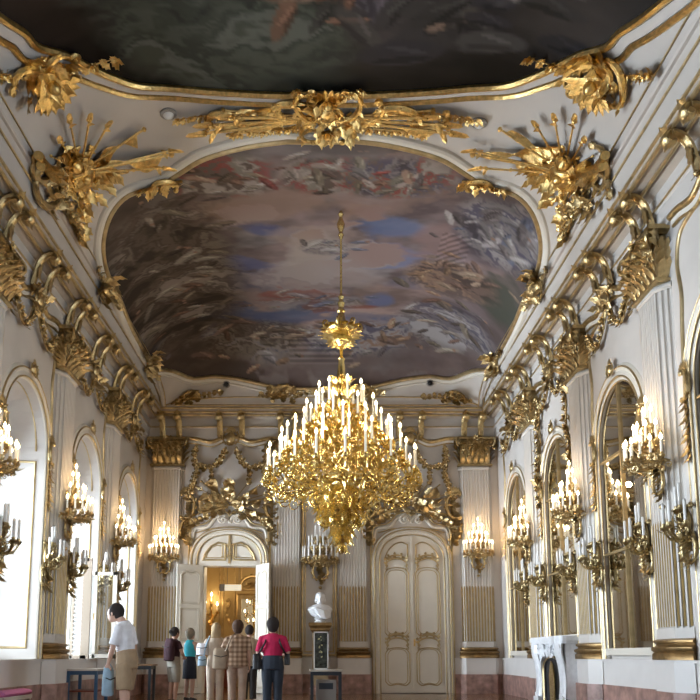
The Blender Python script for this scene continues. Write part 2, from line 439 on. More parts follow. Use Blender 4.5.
# ---- windows of the left wall (daylight side)
for k, yc in enumerate(ARCHES):
    root = struct(empty('window_%d' % (k + 1), ML(yc, 0, -.93)))
    hw = AH * .88; mb = MB()
    pr = [(-.10, 0), (-.10, .08), (0.02, .08), (0.02, 0)]
    mb.rail(arch(hw, .97, AS, AR * .88, 24), pr)
    for u in (-.02,): mb.box(u - .05, u + .05, .97, AS + AR * .88, 0, .07)
    for z in (1.0, 2.2, 3.4, 4.6): mb.box(-hw, hw, z - .035, z + .035, 0, .06)
    for u in (-hw / 2, hw / 2): mb.box(u - .02, u + .02, .97, AS + .7, .01, .05)
    mb.build('window_frame', DOORW, root, smooth=False)
    top = arch(hw, 4.3, AS, AR * .88, 24); mb = MB(); mb.prism(top, .0, .09); mb.build('head_panel', PLASTER, root, smooth=False)
    mb = MB(); mb.rail([(x * .84, 4.42 + (y - 4.3) * .84) for x, y in top], hr(.02, .025), closed=True, w=.09); mb.build('head_panel_line', GOLDM, root)
    g = MB(); vsx, tri = holed(arch(hw, .97, AS, AR * .88, 24), []); g.add([(x, y, .02) for x, y, _ in vsx], tri)
    g.build('pane', GLASS, root, smooth=False)
    mb = MB()                                     # panelled jambs: gilt lines on the splayed reveals
    sp = (AH * .12) / .95
    for sg in (-1, 1):
        for (a, b) in ((.16, .80),):
            loop = [(a, 1.18), (b, 1.18), (b, 4.55), (a, 4.55)]
            vs = MB(); vs.rail(loop, hr(.022, .022, 4), closed=True)
            mb.add([(sg * (AH - sp * p[0] - p[2]), p[1], .93 - p[0]) for p in vs.v], vs.f)
    for dpt in (.16, .80):                          # lines following the arched soffit
        vs = MB(); path = arch(AH - sp * dpt - .01, 4.75, AS + .06, (AR - .05) * (1 - .12 * dpt / .95), 20)
        mb.tube([(x, y, .93 - dpt) for x, y in path], .02, 5)
    mb.build('jamb_panel', GOLDM, root)

# ---- two windows added to the right wall out of view, brightening the left side
for k in (0, 1):
    root = struct(empty('window_%d' % (k + 7), MR(ARCHES[k], 0, -.03))); mb = MB()
    mb.rail(arch(AH * .995, .97, AS, AR * .99, 24), [(-.10, 0), (-.10, .08), (0.02, .08), (0.02, 0)]); mb.box(-.05, .05, .97, AS + AR * .98, 0, .07)
    for z in (1.0, 2.2, 3.4, 4.6): mb.box(-AH * .99, AH * .99, z - .035, z + .035, 0, .06)
    mb.build('window_frame', DOORW, root, smooth=False)
    g = MB(); vsx, tri = holed(arch(AH * .995, .97, AS, AR * .99, 24), []); g.add([(x, y, .02) for x, y, _ in vsx], tri); g.build('pane', GLASS, root, smooth=False)
# ---- mirrors of the right wall
for k, yc in enumerate(ARCHES):
    top = 1.46 if k == 4 else 1.16
    t = empty('arched_mirror', MR(yc, 0, -.022))
    where = {3: 'tall arched wall mirror between the two nearest pilasters on the right wall', 4: 'tall arched mirror above the white marble fireplace', 5: 'narrow looking arched mirror beside the far right corner of the hall'}
    tag(t, where.get(k, 'arched wall mirror on the right wall nearer than the photo edge'), 'mirror', 'arched mirrors on the right wall')
    g = MB(); vsx, tri = holed(arch(AH * .97, top, AS, AR * .97, 24), []); g.add([(x, y, .0) for x, y, _ in vsx], tri)
    g.build('mirror_glass', MIRROR, t, smooth=False)
    mb = MB()
    zs = (2.82, 4.5)
    mb.box(.0 - .022, .0 + .022, top, AS + AR * .95, .0, .035)
    for z in zs: mb.box(-AH * .97, AH * .97, z - .02, z + .02, .0, .03)
    mb.build('glazing_bar', GOLDM, t, smooth=False)
    mb = MB(); mb.rail(arch(AH - .02, top - .12, AS, AR - .02, 28), [(-.03, .0), (-.02, .035), (.03, .05), (.05, .02)]); 
    mb.box(-AH, AH, top - .12, top, .0, .09)
    mb.build('inner_frame', DOORW, t)
    mb = MB(); mb.rail(arch(AH - .045, top - .02, AS, AR - .045, 28), hr(.014, .02), w=.035); mb.build('gilded_fillet', GOLDM, t)
    for z in (): pass
    if k < 2: 
        for c in list(t.children): bpy.data.objects.remove(c)
        bpy.data.objects.remove(t)

# ---- arch surrounds on both side walls
rng = random.Random(5)
tn = [0]
def trim(M):
    tn[0] += 1; return struct(empty('trim_%d' % tn[0], M))
def surround(M, dark):
    t = trim(M)
    mb = MB(); mb.rail(arch(AH + .01, .98, AS, AR + .01, 28), [(-.02, 0), (-.01, .03), (.05, .06), (.11, .04), (.16, .06), (.22, .03), (.24, 0)])
    mb.build('architrave', DOORW, t)
    mb = MB(); mb.rail(arch(AH + .03, .98, AS, AR + .03, 28), hr(.02, .028), w=.045); mb.rail(arch(AH + .19, .98, AS, AR + .19, 28), hr(.018, .026), w=.045)
    mb.build('gilded_fillet', GOLDM, t)
    r = random.Random(7); mb = MB()
    for sg in (-1, 1):                           # gilded shell drops on the arch shoulders
        for i in range(10): mb.leaf((sg * (AH + .13), AS - .1 - i * .09, .05), d2(-PI / 2 + r.uniform(-.5, .5), .3), WW, .22, .05, .3)
        cscroll(mb, (sg * (AH + .13), AS + .05, .05), PI / 2, .2, .035, sg); shell(mb, (sg * (AH + .13), AS + .22, .06), PI / 2, .18)
    mb.build('shoulder_ornament', GOLDD, t)
    # gilt line panel in the spandrel, rising to the entablature
    mb = MB()
    for sg in (-1, 1):
        p = smoothpath([(sg * 1.30, 5.0, .0), (sg * 1.27, 5.6, 0), (sg * 1.22, 6.1, 0), (sg * 1.29, 6.6, 0), (sg * 1.10, 7.0, 0), (sg * .5, 7.12, 0), (0, 7.25, 0)], 8)
        mb.rail([(q.x, q.y) for q in p], hr(.04, .04), w=.0)
        p = smoothpath([(sg * 1.21, 1.3, .0), (sg * 1.30, 1.5, .0), (sg * 1.30, 4.4, 0)], 6)
    mb.build('panel_moulding', GOLDM, t)
    return t
for yc in ARCHES[2:]:
    surround(MR(yc), 0); surround(ML(yc), 1)

# ---- dado, plinth
def dado(M, segs):
    t = trim(M)
    mb = MB(); mp = MB(); mg = MB()
    for a, b in segs:
        mp.box(a, b, 0, .53, 0, .07); mb.box(a, b, .53, .94, 0, .035); mb.box(a, b, .93, .975, 0, .07)
    mp.build('marble_plinth', MARBLE, t, smooth=False); mb.build('dado_panel', DADO, t, smooth=False)
dado(MR(), [(-D, -YB)]); dado(ML(), [(YB, D)])
dado(MBk(), [(-W, DL - 1.02), (DL + 1.02, DR - 1.02), (DR + 1.02, W)])

# ---- pilasters
def pil_plan(edges, flute):
    """plan outline (u, w) of the pilaster with round flutes cut into every face"""
    out = [edges[0]]
    for a, b in zip(edges, edges[1:]):
        L = math.hypot(b[0] - a[0], b[1] - a[1]); n = max(1, int(L / .082)); tx, ty = (b[0] - a[0]) / L, (b[1] - a[1]) / L; nx_, ny_ = -ty, tx
        st = L / n
        for i in range(n):
            c = (i + .5) * st; r = st * .34
            if flute:
                for q in (-1, -.7, 0, .7, 1):
                    dd = -r * .9 * math.sqrt(max(0, 1 - q * q))
                    out.append((a[0] + tx * (c + q * r) + nx_ * dd, a[1] + ty * (c + q * r) + ny_ * dd))
        out.append(b)
    return out
def flute_centres(edges):
    res = []
    for a, b in zip(edges, edges[1:]):
        L = math.hypot(b[0] - a[0], b[1] - a[1]); n = max(1, int(L / .082))
        for i in range(n): t = (i + .5) / n; res.append((a[0] + (b[0] - a[0]) * t, a[1] + (b[1] - a[1]) * t))
    return res
def capital(mb, hw, dp, z0, z1, r):
    h = z1 - z0
    mb.box(-hw, hw, z0, z1 - .06, 0, dp)
    plan = [(-hw - .02, .0), (-hw - .02, dp), (hw + .02, dp), (hw + .02, 0)]
    mb.rail(plan, [(0, z0), (.05, z0 + .02), (.05, z0 + .06), (0, z0 + .08)], mode='plan')
    mb.rail(plan, [(.02, z1 - .1), (.14, z1 - .07), (.14, z1), (0, z1)], mode='plan')
    mb.box(-hw - .15, hw + .15, z1 - .02, z1, 0, dp + .14)
    for row, (zz, L, n) in enumerate(((z0 + .05, h * .40, 5), (z0 + h * .26, h * .38, 6), (z0 + h * .46, h * .36, 5))):
        for i in range(n):
            u = -hw + (i + (.5)) * 2 * hw / n
            mb.leaf((u + r.uniform(-.012, .012), zz + r.uniform(-.02, .02), dp + .01), (r.uniform(-.12, .12), 1, .22), WW, L * r.uniform(.85, 1.1), hw / n * .70, .75, 3, 7); mb.ball((u, zz + L * .80, dp + .11), .028, 6, 4)
        for sg in (-1, 1):
            for q in (.3, .8): mb.leaf((sg * (hw + .01), zz, dp * q), (sg * .18, 1, 0), (sg, 0, 0), L, .07, .5, 3, 7)
    for sg in (-1, 1):
        mb.scroll((sg * (hw + .02), z1 - .17, dp + .10), V(sg * .8, 0, .6), VV, .15, 1.6, PI / 2, .035, -1)
        mb.scroll((sg * hw * .35, z1 - .17, dp + .08), V(sg, 0, 0), VV, .1, 1.5, PI / 2, .025, -1)
        for q in range(3): mb.leaf((sg * hw * .7, z1 - h * .38, dp), (sg * .4 * (q - 1), 1, .3), WW, h * .34, .05, .6)
    flower(mb, (0, z1 - .06, dp + .14), .12, r)
    for i in range(16): mb.leaf((r.uniform(-hw, hw), z1 - r.uniform(.05, .5) * h, dp + .07), d2(r.uniform(0, 6.3), .5), WW, .15, .035, .5)
    for q in (-.5, 0, .5): cscroll(mb, (hw * q * 1.2, z1 - .24, dp + .05), r.uniform(-.5, .5), .11, .018, 1)
    for sg in (-1, 1):
        for i in range(5): mb.leaf((sg * (hw + .08), z1 - .1 - .05 * i, dp * .8), (sg * .7, r.uniform(-1, .4), .4), WW, .24, .055, .5)
def pilaster(M, hw, cant, dp, key):
    t = trim(M)
    e = [(-hw - cant, 0), (-hw, dp), (hw, dp), (hw + cant, 0)] if cant else [(-hw, 0), (-hw, dp), (hw, dp), (hw, 0)]
    CT = 6.45
    if key in PC:
        for nm, me, m_ in PC[key]:
            o = bpy.data.objects.new(nm, me); COL.objects.link(o); o.parent = t
        return t
    r = random.Random(3); made = []
    mb = MB(); mb.rail(pil_plan(e, True), [(0, 1.42), (0, CT - .06)], mode='plan'); mb.rail(e, [(0, 1.27), (.02, 1.27), (.02, 1.42), (0, 1.42)], mode='plan')
    mb.rail(e, [(0, CT - .10), (.03, CT - .08), (.03, CT - .04), (0, CT)], mode='plan')
    made.append(mb.build('fluted_shaft', PILW, t, ang=30))
    mb = MB()
    for c in flute_centres(e): mb.tube([(c[0], 1.44, c[1] - .012), (c[0], 2.93, c[1] - .012), (c[0], 2.99, c[1] - .02)], [.022, .022, .008], 6)
    made.append(mb.build('gilded_cabling', CABLE, t))
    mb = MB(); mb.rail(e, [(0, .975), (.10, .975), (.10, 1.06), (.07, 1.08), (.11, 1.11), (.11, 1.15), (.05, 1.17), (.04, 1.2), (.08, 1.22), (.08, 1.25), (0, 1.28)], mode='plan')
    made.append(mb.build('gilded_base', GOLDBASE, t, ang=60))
    mb = MB(); mb.rail(e, [(0, .53), (.07, .53), (.07, .975), (0, .975)], mode='plan'); made.append(mb.build('pedestal', DADO, t, smooth=False))
    mb = MB(); mb.rail(e, [(0, 0), (.11, 0), (.11, .53), (0, .53)], mode='plan'); made.append(mb.build('marble_plinth', MARBLE, t, smooth=False))
    mb = MB(); capital(mb, hw + cant * .6, dp, CT, 7.30, r); made.append(mb.build('capital', GOLDD, t, ang=50))
    PC[key] = [(o.name.split('.')[0], o.data, None) for o in made]
    return t
PC = {}
for y in PILS[1:]:
    pilaster(MR(y), .30, .22, .17, 's'); pilaster(ML(y), .30, .22, .17, 's')
for x in (-4.47, 4.42): pilaster(MBk(x), .37, .10, .17, 'b')
for x in (-1.02, .88): pilaster(MBk(x), .37, 0, .15, 'c')

# ---- entablature: architrave, frieze, cornice with gilded scroll brackets
plan = [(-W, YB), (-W, D), (W, D), (W, YB)]          # inside is on the right of this direction
def ent(name, prof, m, t): 
    mb = MB(); mb.rail(plan, [(-a, z) for a, z in prof], mode='plan')
    return mb.build(name, m, t, M=cols((1, 0, 0), (0, 0, 1), (0, 1, 0), (0, 0, 0)), ang=30)
t = trim(Matrix())
ent('frieze', [(0, 7.28), (.06, 7.28), (.06, 7.60), (.09, 7.62), (.09, 7.66), (.06, 7.68), (.06, 8.0)], PLASTER, t)
ent('cornice', [(.05, 7.90), (.22, 7.98), (.40, 7.99), (.46, 8.00), (.46, 8.10), (.40, 8.12), (.30, 8.13)], CORNB, t)
for nm, a, z, r_ in (('cornice_bead', .44, 7.985, .035), ('cornice_fillet', .47, 8.10, .03), ('frieze_fillet', .10, 7.64, .018), ('upper_fillet', .40, 8.20, .028), ('bed_fillet', .24, 7.95, .03)):
    ent(nm, [(a - r_, z), (a - r_ * .7, z - r_ * .8), (a, z - r_), (a + r_ * .7, z - r_ * .7), (a + r_, z), (a + r_ * .7, z + r_ * .7), (a, z + r_)], GOLDM, t)
mb = MB(); mw = MB()
for sg in (-1, 1):
    for s_, r_ in ((.47, .022), (.60, .016)):
        mb.tube([onvault(sg * (W - s_), YB + (22.9 - YB) * i / 60, .015) for i in range(61)], r_, 6)
    mw.tube([onvault(sg * (W - .53), YB + (22.85 - YB) * i / 60, .01) for i in range(61)], [(.05, .03)] * 61, 6)
for s_, r_ in ((.45, .02),): mb.tube([onvault(-4.6 + 9.2 * i / 40, D - s_, .012) for i in range(41)], r_, 6)
mb.build('cove_fillet', GOLDM, t); mw.build('cove_rib', CEIL, t)
corn = t
def bracket_bm():
    mb = MB(); r = random.Random(2)
    pth = smoothpath([(0, 7.36, .10), (0, 7.55, .14), (0, 7.76, .20), (0, 7.90, .32), (0, 7.93, .46), (0, 7.84, .54), (0, 7.77, .48), (0, 7.80, .42), (0, 7.84, .44)], 5)
    n = len(pth); rr = [(.085 * (1.1 if i > n * .45 else .8), .045) for i in range(n)]
    mb.tube(pth, rr, 8, xd=U)
    for sx in (-.055, .055): mb.tube([p + U * sx + V(0, .0, .0) for p in pth], [.032] * n, 5)
    mb.tube([(-.115, 7.80, .47), (.115, 7.80, .47)], .042, 8)
    mb.leaf((0, 7.78, .52), (0, -1, -.2), (0, .2, 1), .14, .06, .3)
    mb.leaf((0, 7.86, .40), (0, .35, .7), (0, 1, -.2), .26, .11, .2)
    mb.leaf((0, 7.74, .24), (0, -1, -.25), (0, -.2, 1), .30, .075, .15)
    mb.leaf((0, 7.42, .12), (0, -1, .1), WW, .2, .07, .4); mb.ball((0, 7.36, .13), .05, 6, 4)
    return mb
br0 = None
def bracket(M):
    global br0
    if br0 is None:
        br0 = bracket_bm().build('scroll_bracket', GOLDD, corn, ang=60); o = br0
    else:
        o = bpy.data.objects.new('scroll_bracket', br0.data); COL.objects.link(o); o.parent = corn
    o.matrix_basis = M
for y in PILS[2:]:
    for dy in (-.24, .24): bracket(MR(y + dy)); bracket(ML(y + dy))
for y in ARCHES[2:]:
    for dy in (-.28, .28): bracket(MR(y + dy)); bracket(ML(y + dy))
for x, dd in ((-4.4, .24), (-2.65, .32), (-1.0, .2), (.88, .2), (2.56, .32), (4.38, .24)):
    for s in (-dd, dd): bracket(MBk(x + s))

# ---- gilded architrave swinging up over each bay
def swing(M, hw, name='architrave_swag'):
    t = trim(M); mb = MB()
    p = smoothpath([(-hw, 7.30), (-hw * .8, 7.29), (-hw * .45, 7.20), (-hw * .2, 7.32), (0, 7.36), (hw * .2, 7.32), (hw * .45, 7.20), (hw * .8, 7.29), (hw, 7.30)], 7)
    path = [(q.x, q.y) for q in p]
    mb.rail(path, hr(.06, .08), w=.04); mb.rail([(x, y - .13) for x, y in path], hr(.025, .03), w=.02); mb.build('gilded_architrave', GOLDD, t)
    mb = MB(); mb.rail([(x, y - .07) for x, y in path], [(-.05, 0), (-.05, .05), (.05, .07), (.05, 0)]); mb.build('white_band', DOORW, t)
for y in ARCHES[2:]: swing(MR(y), 1.3); swing(ML(y), 1.3)
for x in (DL, DR): swing(MBk(x), 1.3)
swing(MBk(-.07), .6)

# ================================================================= CEILING PAINTINGS
OUT = [(0, 13.12), (.61, 13.10), (1.32, 13.26), (2.07, 13.58), (2.65, 14.02), (3.10, 14.28), (3.65, 14.22), (4.0, 14.42), (4.25, 14.82), (4.39, 15.29), (4.47, 15.97),
       (4.49, 17.06), (4.55, 18.6), (4.55, 20.4), (4.47, 21.45), (3.84, 22.41), (3.06, 22.55), (2.33, 22.64), (1.4, 22.75), (.8, 22.77), (0, 22.77)]
full = OUT + [(-x, y) for x, y in reversed(OUT[1:-1])]
S2 = [(0, 11.89), (.64, 11.91), (1.4, 11.86), (2.1, 11.78), (2.84, 11.62), (3.25, 11.25), (3.5, 10.9), (3.71, 10.55), (3.96, 10.21), (4.02, 9.91), (4.14, 9.58), (4.25, 9.2), (4.4, 8.5), (4.45, 7.5), (4.45, 5.), (4.3, 3.), (3.6, 1.2), (2., .4), (0, .3)]
full2 = S2 + [(-x, y) for x, y in reversed(S2[1:-1])]
def inside(px, py, poly):
    r = np.zeros(px.shape, bool); k = len(poly)
    for i in range(k):
        (x0, y0), (x1, y1) = poly[i], poly[(i + 1) % k]
        if y0 == y1: continue
        c = ((y0 > py) != (y1 > py)) & (px < (x1 - x0) * (py - y0) / (y1 - y0) + x0); r ^= c
    return r
nr = np.random.RandomState(11)
def fbm(X, Y, sc_, oct=5, ax=1., seed=0):
    rs = np.random.RandomState(seed); out = np.zeros(X.shape); amp = 1.; tot = 0
    for o_ in range(oct):
        f = sc_ * 2 ** o_; gx = X * f * ax; gy = Y * f; N = 64; tb = rs.rand(N, N)
        ix = np.floor(gx).astype(int); iy = np.floor(gy).astype(int); fx = gx - ix; fy = gy - iy
        fx = fx * fx * (3 - 2 * fx); fy = fy * fy * (3 - 2 * fy)
        a = tb[ix % N, iy % N]; b = tb[(ix + 1) % N, iy % N]; c = tb[ix % N, (iy + 1) % N]; d = tb[(ix + 1) % N, (iy + 1) % N]
        out += amp * (a * (1 - fx) * (1 - fy) + b * fx * (1 - fy) + c * (1 - fx) * fy + d * fx * fy); tot += amp; amp *= .55
    return out / tot
def blob(C, X, Y, x, y, rx, ry, col, a=1., rot=0., soft=1.5, wob=None):
    c, s_ = math.cos(rot), math.sin(rot); dx, dy = X - x, Y - y
    q = ((dx * c + dy * s_) / rx) ** 2 + ((-dx * s_ + dy * c) / ry) ** 2
    if wob is not None: q = q * (.1 + 2.6 * np.clip(wob * 2.2 - .75, 0, 1))
    w = np.clip((1 - q) * soft, 0, 1)[..., None] * a
    C[:] = C * (1 - w) + np.array(col) * w
def figures(C, X, Y, rs, x, y, n, spread, pal, L=(.18, .5), base=0., jit=.8):
    for i in range(n):
        fx, fy = x + rs.randn() * spread[0], y + rs.randn() * spread[1]; col = np.array(pal[rs.randint(len(pal))]) * rs.uniform(.6, 1.25)
        l = rs.uniform(*L); a = base + rs.randn() * jit
        m = (abs(X - fx) < l) & (abs(Y - fy) < l)
        if not m.any(): continue
        ii = np.where(m); r0, r1, c0, c1 = ii[0].min(), ii[0].max() + 1, ii[1].min(), ii[1].max() + 1
        sub = C[r0:r1, c0:c1]; sx, sy = X[r0:r1, c0:c1], Y[r0:r1, c0:c1]
        blob(sub, sx, sy, fx, fy, l, l * rs.uniform(.2, .42), col, .85, a, 3.)
        blob(sub, sx, sy, fx + l * .2 * math.cos(a + 1.5), fy + l * .2 * math.sin(a + 1.5), l * .7, l * .1, col * .35, .7, a, 3.)
        blob(sub, sx, sy, fx + l * .1, fy - l * .1, l * .5, l * .07, np.minimum(col * 1.9, .5), .6, a + .3, 3.)
        if rs.rand() < .22: blob(sub, sx, sy, fx + l * .5 * math.cos(a), fy + l * .5 * math.sin(a), .05, .05, (.26, .16, .115), .9, 0, 4.)
def paint(name, poly, st, painter, parent):
    xs_ = np.arange(-4.62, 4.63, st); y0 = min(p[1] for p in poly); y1 = max(p[1] for p in poly)
    ys_ = np.arange(y0 - st, y1 + 2 * st, st); X, Y = np.meshgrid(xs_, ys_)
    C = painter(X, Y); ins = inside(X, Y, poly)
    g = np.vectorize(gv); Z = H0 + HC * g(W - np.abs(X)) * g(D - Y) - .035
    R_, Cn = X.shape; idx = np.arange(R_ * Cn).reshape(R_, Cn)
    keep = ins[:-1, :-1] | ins[1:, :-1] | ins[:-1, 1:] | ins[1:, 1:]
    q = np.stack([idx[:-1, :-1], idx[:-1, 1:], idx[1:, 1:], idx[1:, :-1]], -1)[keep]
    used = np.unique(q); rem = -np.ones(R_ * Cn, int); rem[used] = np.arange(len(used)); q = rem[q]
    vs = np.stack([X, Y, Z], -1).reshape(-1, 3)[used]
    me = bpy.data.meshes.new(name); me.from_pydata(vs.tolist(), [], q.tolist())
    at = me.color_attributes.new('paint', 'FLOAT_COLOR', 'POINT')
    cc = np.concatenate([np.clip(C.reshape(-1, 3)[used], 0, 1), np.ones((len(used), 1))], 1).astype(np.float32)
    at.data.foreach_set('color', cc.ravel())
    m = mat(name + '_oil', (.2, .15, .12), .6, spec=.12); nt = m.node_tree
    a = nt.nodes.new('ShaderNodeAttribute'); a.attribute_name = 'paint'; nt.links.new(a.outputs['Color'], nt.nodes['Principled BSDF'].inputs['Base Color'])
    me.materials.append(m); me.polygons.foreach_set('use_smooth', [True] * len(me.polygons))
    o = bpy.data.objects.new(name, me); COL.objects.link(o); o.parent = parent; return o
def zone(C, X, Y, wob, x, y, rx, ry, pal, seed, f=1.5, ax=.6, a=.9, rot=0.):
    wx = fbm(X + 11, Y + seed, 1.3, 4, 1, seed) - .5; wy = fbm(X + seed, Y + 31, 1.3, 4, 1, seed + 1) - .5
    c, s_ = math.cos(rot), math.sin(rot); xx = X + 1.1 * wx; yy = Y + 1.1 * wy
    n = fbm((xx * c + yy * s_) + 60, (-xx * s_ + yy * c) + 60, f, 5, ax, seed + 2); n = np.clip((n - .30) / .40, 0, .999) * (len(pal) - 1)
    k = np.floor(n).astype(int); t = (n - k)[..., None]; t = np.clip((t - .5) * 2.4 + .5, 0, 1); P = np.array(pal); col = P[k] * (1 - t) + P[np.minimum(k + 1, len(pal) - 1)] * t
    q = ((X - x) / rx) ** 2 + ((Y - y) / ry) ** 2; w = np.clip((1.15 - q * (.5 + wob)) * 1.6, 0, 1)[..., None] * a
    C[:] = C * (1 - w) + col * w
def oval_painter(X, Y):
    rs = np.random.RandomState(4)
    n1 = fbm(X, Y, .45, 5, 1., 1)[..., None]; n2 = fbm(X + 20, Y + 9, .9, 5, .6, 2)[..., None]; n3 = fbm(X + 50, Y + 3, 2.2, 4, .5, 3)[..., None]; wob = fbm(X + 7, Y + 70, 1.1, 5, .8, 8)
    left = np.clip((-X - .9) / 2.2, 0, 1)[..., None]; right = np.clip((X - .5) / 3, 0, 1)[..., None]
    mauve = np.array([.20, .155, .155]); peach = np.array([.30, .215, .185]); grey = np.array([.26, .24, .25]); dark = np.array([.075, .055, .042]); plum = np.array([.15, .115, .13])
    sm = lambda n, a, b: np.clip((n - a) / (b - a), 0, 1)
    C = mauve + (peach - mauve) * sm(n1, .46, .56); C = C + (grey - C) * sm(n2, .52, .60) * .8
    C = C * (1 - left) + left * (dark * .8 + np.array([.06, .045, .035]) * sm(n3, .4, .7)); C = C * (1 - right * .6) + right * .6 * plum
    C = C * (.66 + .68 * sm(n3, .32, .68))
    # rim of earth and shade around the sky
    rim = sm(np.sqrt((X / 4.5) ** 2 + ((Y - 17.9) / 4.9) ** 2), .72, 1.0)[..., None]
    C = C * (1 - rim * .62) + rim * .62 * np.array([.085, .062, .05])
    for x, y, rx, ry, col, a in ((1.6, 16.1, .75, .42, (.11, .16, .31), .7), (1.5, 17.4, .7, .55, (.17, .21, .36), .7), (1.5, 19.6, .5, .5, (.11, .15, .29), .65), (-1.2, 20.6, 1.1, .5, (.06, .09, .18), .75),
                                 (-1.2, 16.2, .5, .3, (.08, .10, .22), .8), (-1.8, 17.6, .6, .35, (.10, .12, .24), .7), (-2.1, 18.6, .9, .5, (.08, .09, .15), .6), (2.2, 18.6, .8, .5, (.16, .16, .23), .6),
                                 (0., 17.2, 1.0, .6, (.40, .35, .33), .75), (-.9, 15.1, 1.4, .6, (.30, .21, .17), .7), (.4, 18.4, 1.6, .5, (.32, .27, .26), .6), (-.4, 16.4, 1.2, .4, (.36, .29, .26), .6), (1.0, 15.0, 1.1, .5, (.29, .2, .17), .6), (2.6, 16.4, .8, .8, (.27, .18, .17), .7),
                                 (1.1, 20.9, 1.3, .5, (.17, .16, .21), .7), (.4, 22.2, 2., .35, (.16, .12, .11), .7), (-1.2, 22.1, 1.4, .3, (.30, .27, .26), .4), (4.2, 18.2, .6, 1.2, (.06, .065, .05), .9), (-.3, 19.3, 1.2, .16, (.24, .09, .07), .8), (.9, 20.0, .7, .14, (.22, .08, .06), .8)):
        blob(C, X, Y, x, y, rx * 1.15, ry * 1.15, col, a, 0, 1.6, wob)
    drab = [(.13, .10, .075), (.20, .165, .12), (.07, .05, .04), (.26, .22, .18), (.15, .085, .06), (.10, .075, .055), (.17, .14, .105)]
    pale = [(.34, .31, .30), (.22, .20, .20), (.13, .11, .11), (.36, .33, .34), (.12, .13, .18)]
    warm = [(.33, .21, .14), (.26, .17, .11), (.14, .09, .07), (.36, .27, .2), (.2, .13, .1)]
    reds = [(.26, .07, .06), (.33, .28, .25), (.12, .09, .08), (.22, .2, .16), (.30, .2, .15)]
    D3 = [(.035, .026, .02), (.06, .045, .034), (.11, .085, .065), (.07, .05, .04), (.17, .14, .11), (.09, .07, .055), (.25, .21, .18)]
    P3 = [(.05, .045, .055), (.12, .11, .13), (.20, .18, .18), (.09, .085, .12), (.30, .28, .28), (.16, .14, .14), (.38, .36, .36)]
    W3 = [(.06, .042, .036), (.15, .10, .08), (.25, .16, .11), (.12, .085, .07), (.32, .23, .17), (.2, .15, .13)]
    R3 = [(.05, .04, .034), (.13, .10, .08), (.23, .065, .055), (.20, .18, .15), (.32, .28, .25), (.10, .075, .06)]
    zone(C, X, Y, wob, -3.4, 18.0, 1.55, 3.6, D3, 31, 2.0, .45); zone(C, X, Y, wob, -1.9, 14.2, 1.2, .75, R3, 41, 2.3, .7); zone(C, X, Y, wob, .0, 14.15, .9, .65, R3, 44, 2.4, .7); zone(C, X, Y, wob, 1.35, 14.3, 1.2, .7, P3[:4] + R3[1:5], 47, 2.3, .7)
    zone(C, X, Y, wob, 3.55, 15.75, .95, 1.25, P3, 51, 1.9, .6, .9, .7); zone(C, X, Y, wob, 3.0, 18.2, 1.15, .95, W3, 54, 2.2, .5, .9, .2); zone(C, X, Y, wob, 3.2, 20.5, 1.4, 1.2, P3, 57, 2.0, .45, .75)
    zone(C, X, Y, wob, .8, 21.5, 1.9, .7, P3[:5] + W3[2:4], 61, 2.2, .45, .8); zone(C, X, Y, wob, -1.8, 21.5, 1.6, .8, D3[1:] + P3[2:5], 64, 2.2, .4, .85); zone(C, X, Y, wob, -.2, 19.7, 1.5, .55, R3[1:] + P3[1:3], 67, 2.3, .4, .6); zone(C, X, Y, wob, .05, 16.9, .55, .35, P3[1:], 70, 2.8, .6, .8)
    figures(C, X, Y, rs, -3.3, 18.0, 46, (.75, 1.9), drab, (.14, .36), 0, .7); figures(C, X, Y, rs, -3.0, 18.3, 8, (.5, 1.2), [(.27, .24, .2)], (.2, .45), 0, .3)
    figures(C, X, Y, rs, -1.9, 14.25, 16, (.55, .28), reds + drab, (.14, .4)); figures(C, X, Y, rs, .0, 14.2, 14, (.45, .3), reds + drab, (.14, .38)); figures(C, X, Y, rs, 1.3, 14.3, 16, (.6, .28), reds + pale, (.14, .4))
    figures(C, X, Y, rs, 3.6, 15.7, 34, (.45, .6), pale, (.14, .42), .8, .8); figures(C, X, Y, rs, 3.1, 18.0, 26, (.55, .5), warm, (.14, .36), .2, .8); figures(C, X, Y, rs, 3.2, 20.3, 24, (.8, .8), pale + drab, (.14, .4), 0, .8)
    figures(C, X, Y, rs, .7, 21.4, 22, (1.3, .4), pale + warm, (.14, .4), 0, .6); figures(C, X, Y, rs, -1.6, 21.5, 20, (1., .5), drab + warm + pale, (.14, .4), 0, .6); figures(C, X, Y, rs, .1, 16.9, 10, (.35, .22), pale, (.12, .3)); figures(C, X, Y, rs, -.2, 19.6, 10, (1.2, .45), reds + pale, (.14, .35), 0, .5)
    m = (np.abs(X) < .9) & (Y > 21.5) & (Y < 22.3); C[m] = C[m] * (.75 + .5 * (np.sin(Y[m] * 42) > 0)[:, None])
    m = (X > 2.55) & (X < 3.2) & (Y > 16.2) & (Y < 17.5); C[m] = C[m] * (.7 + .6 * (np.sin(Y[m] * 26 + X[m] * 30) > 0)[:, None])
    return C
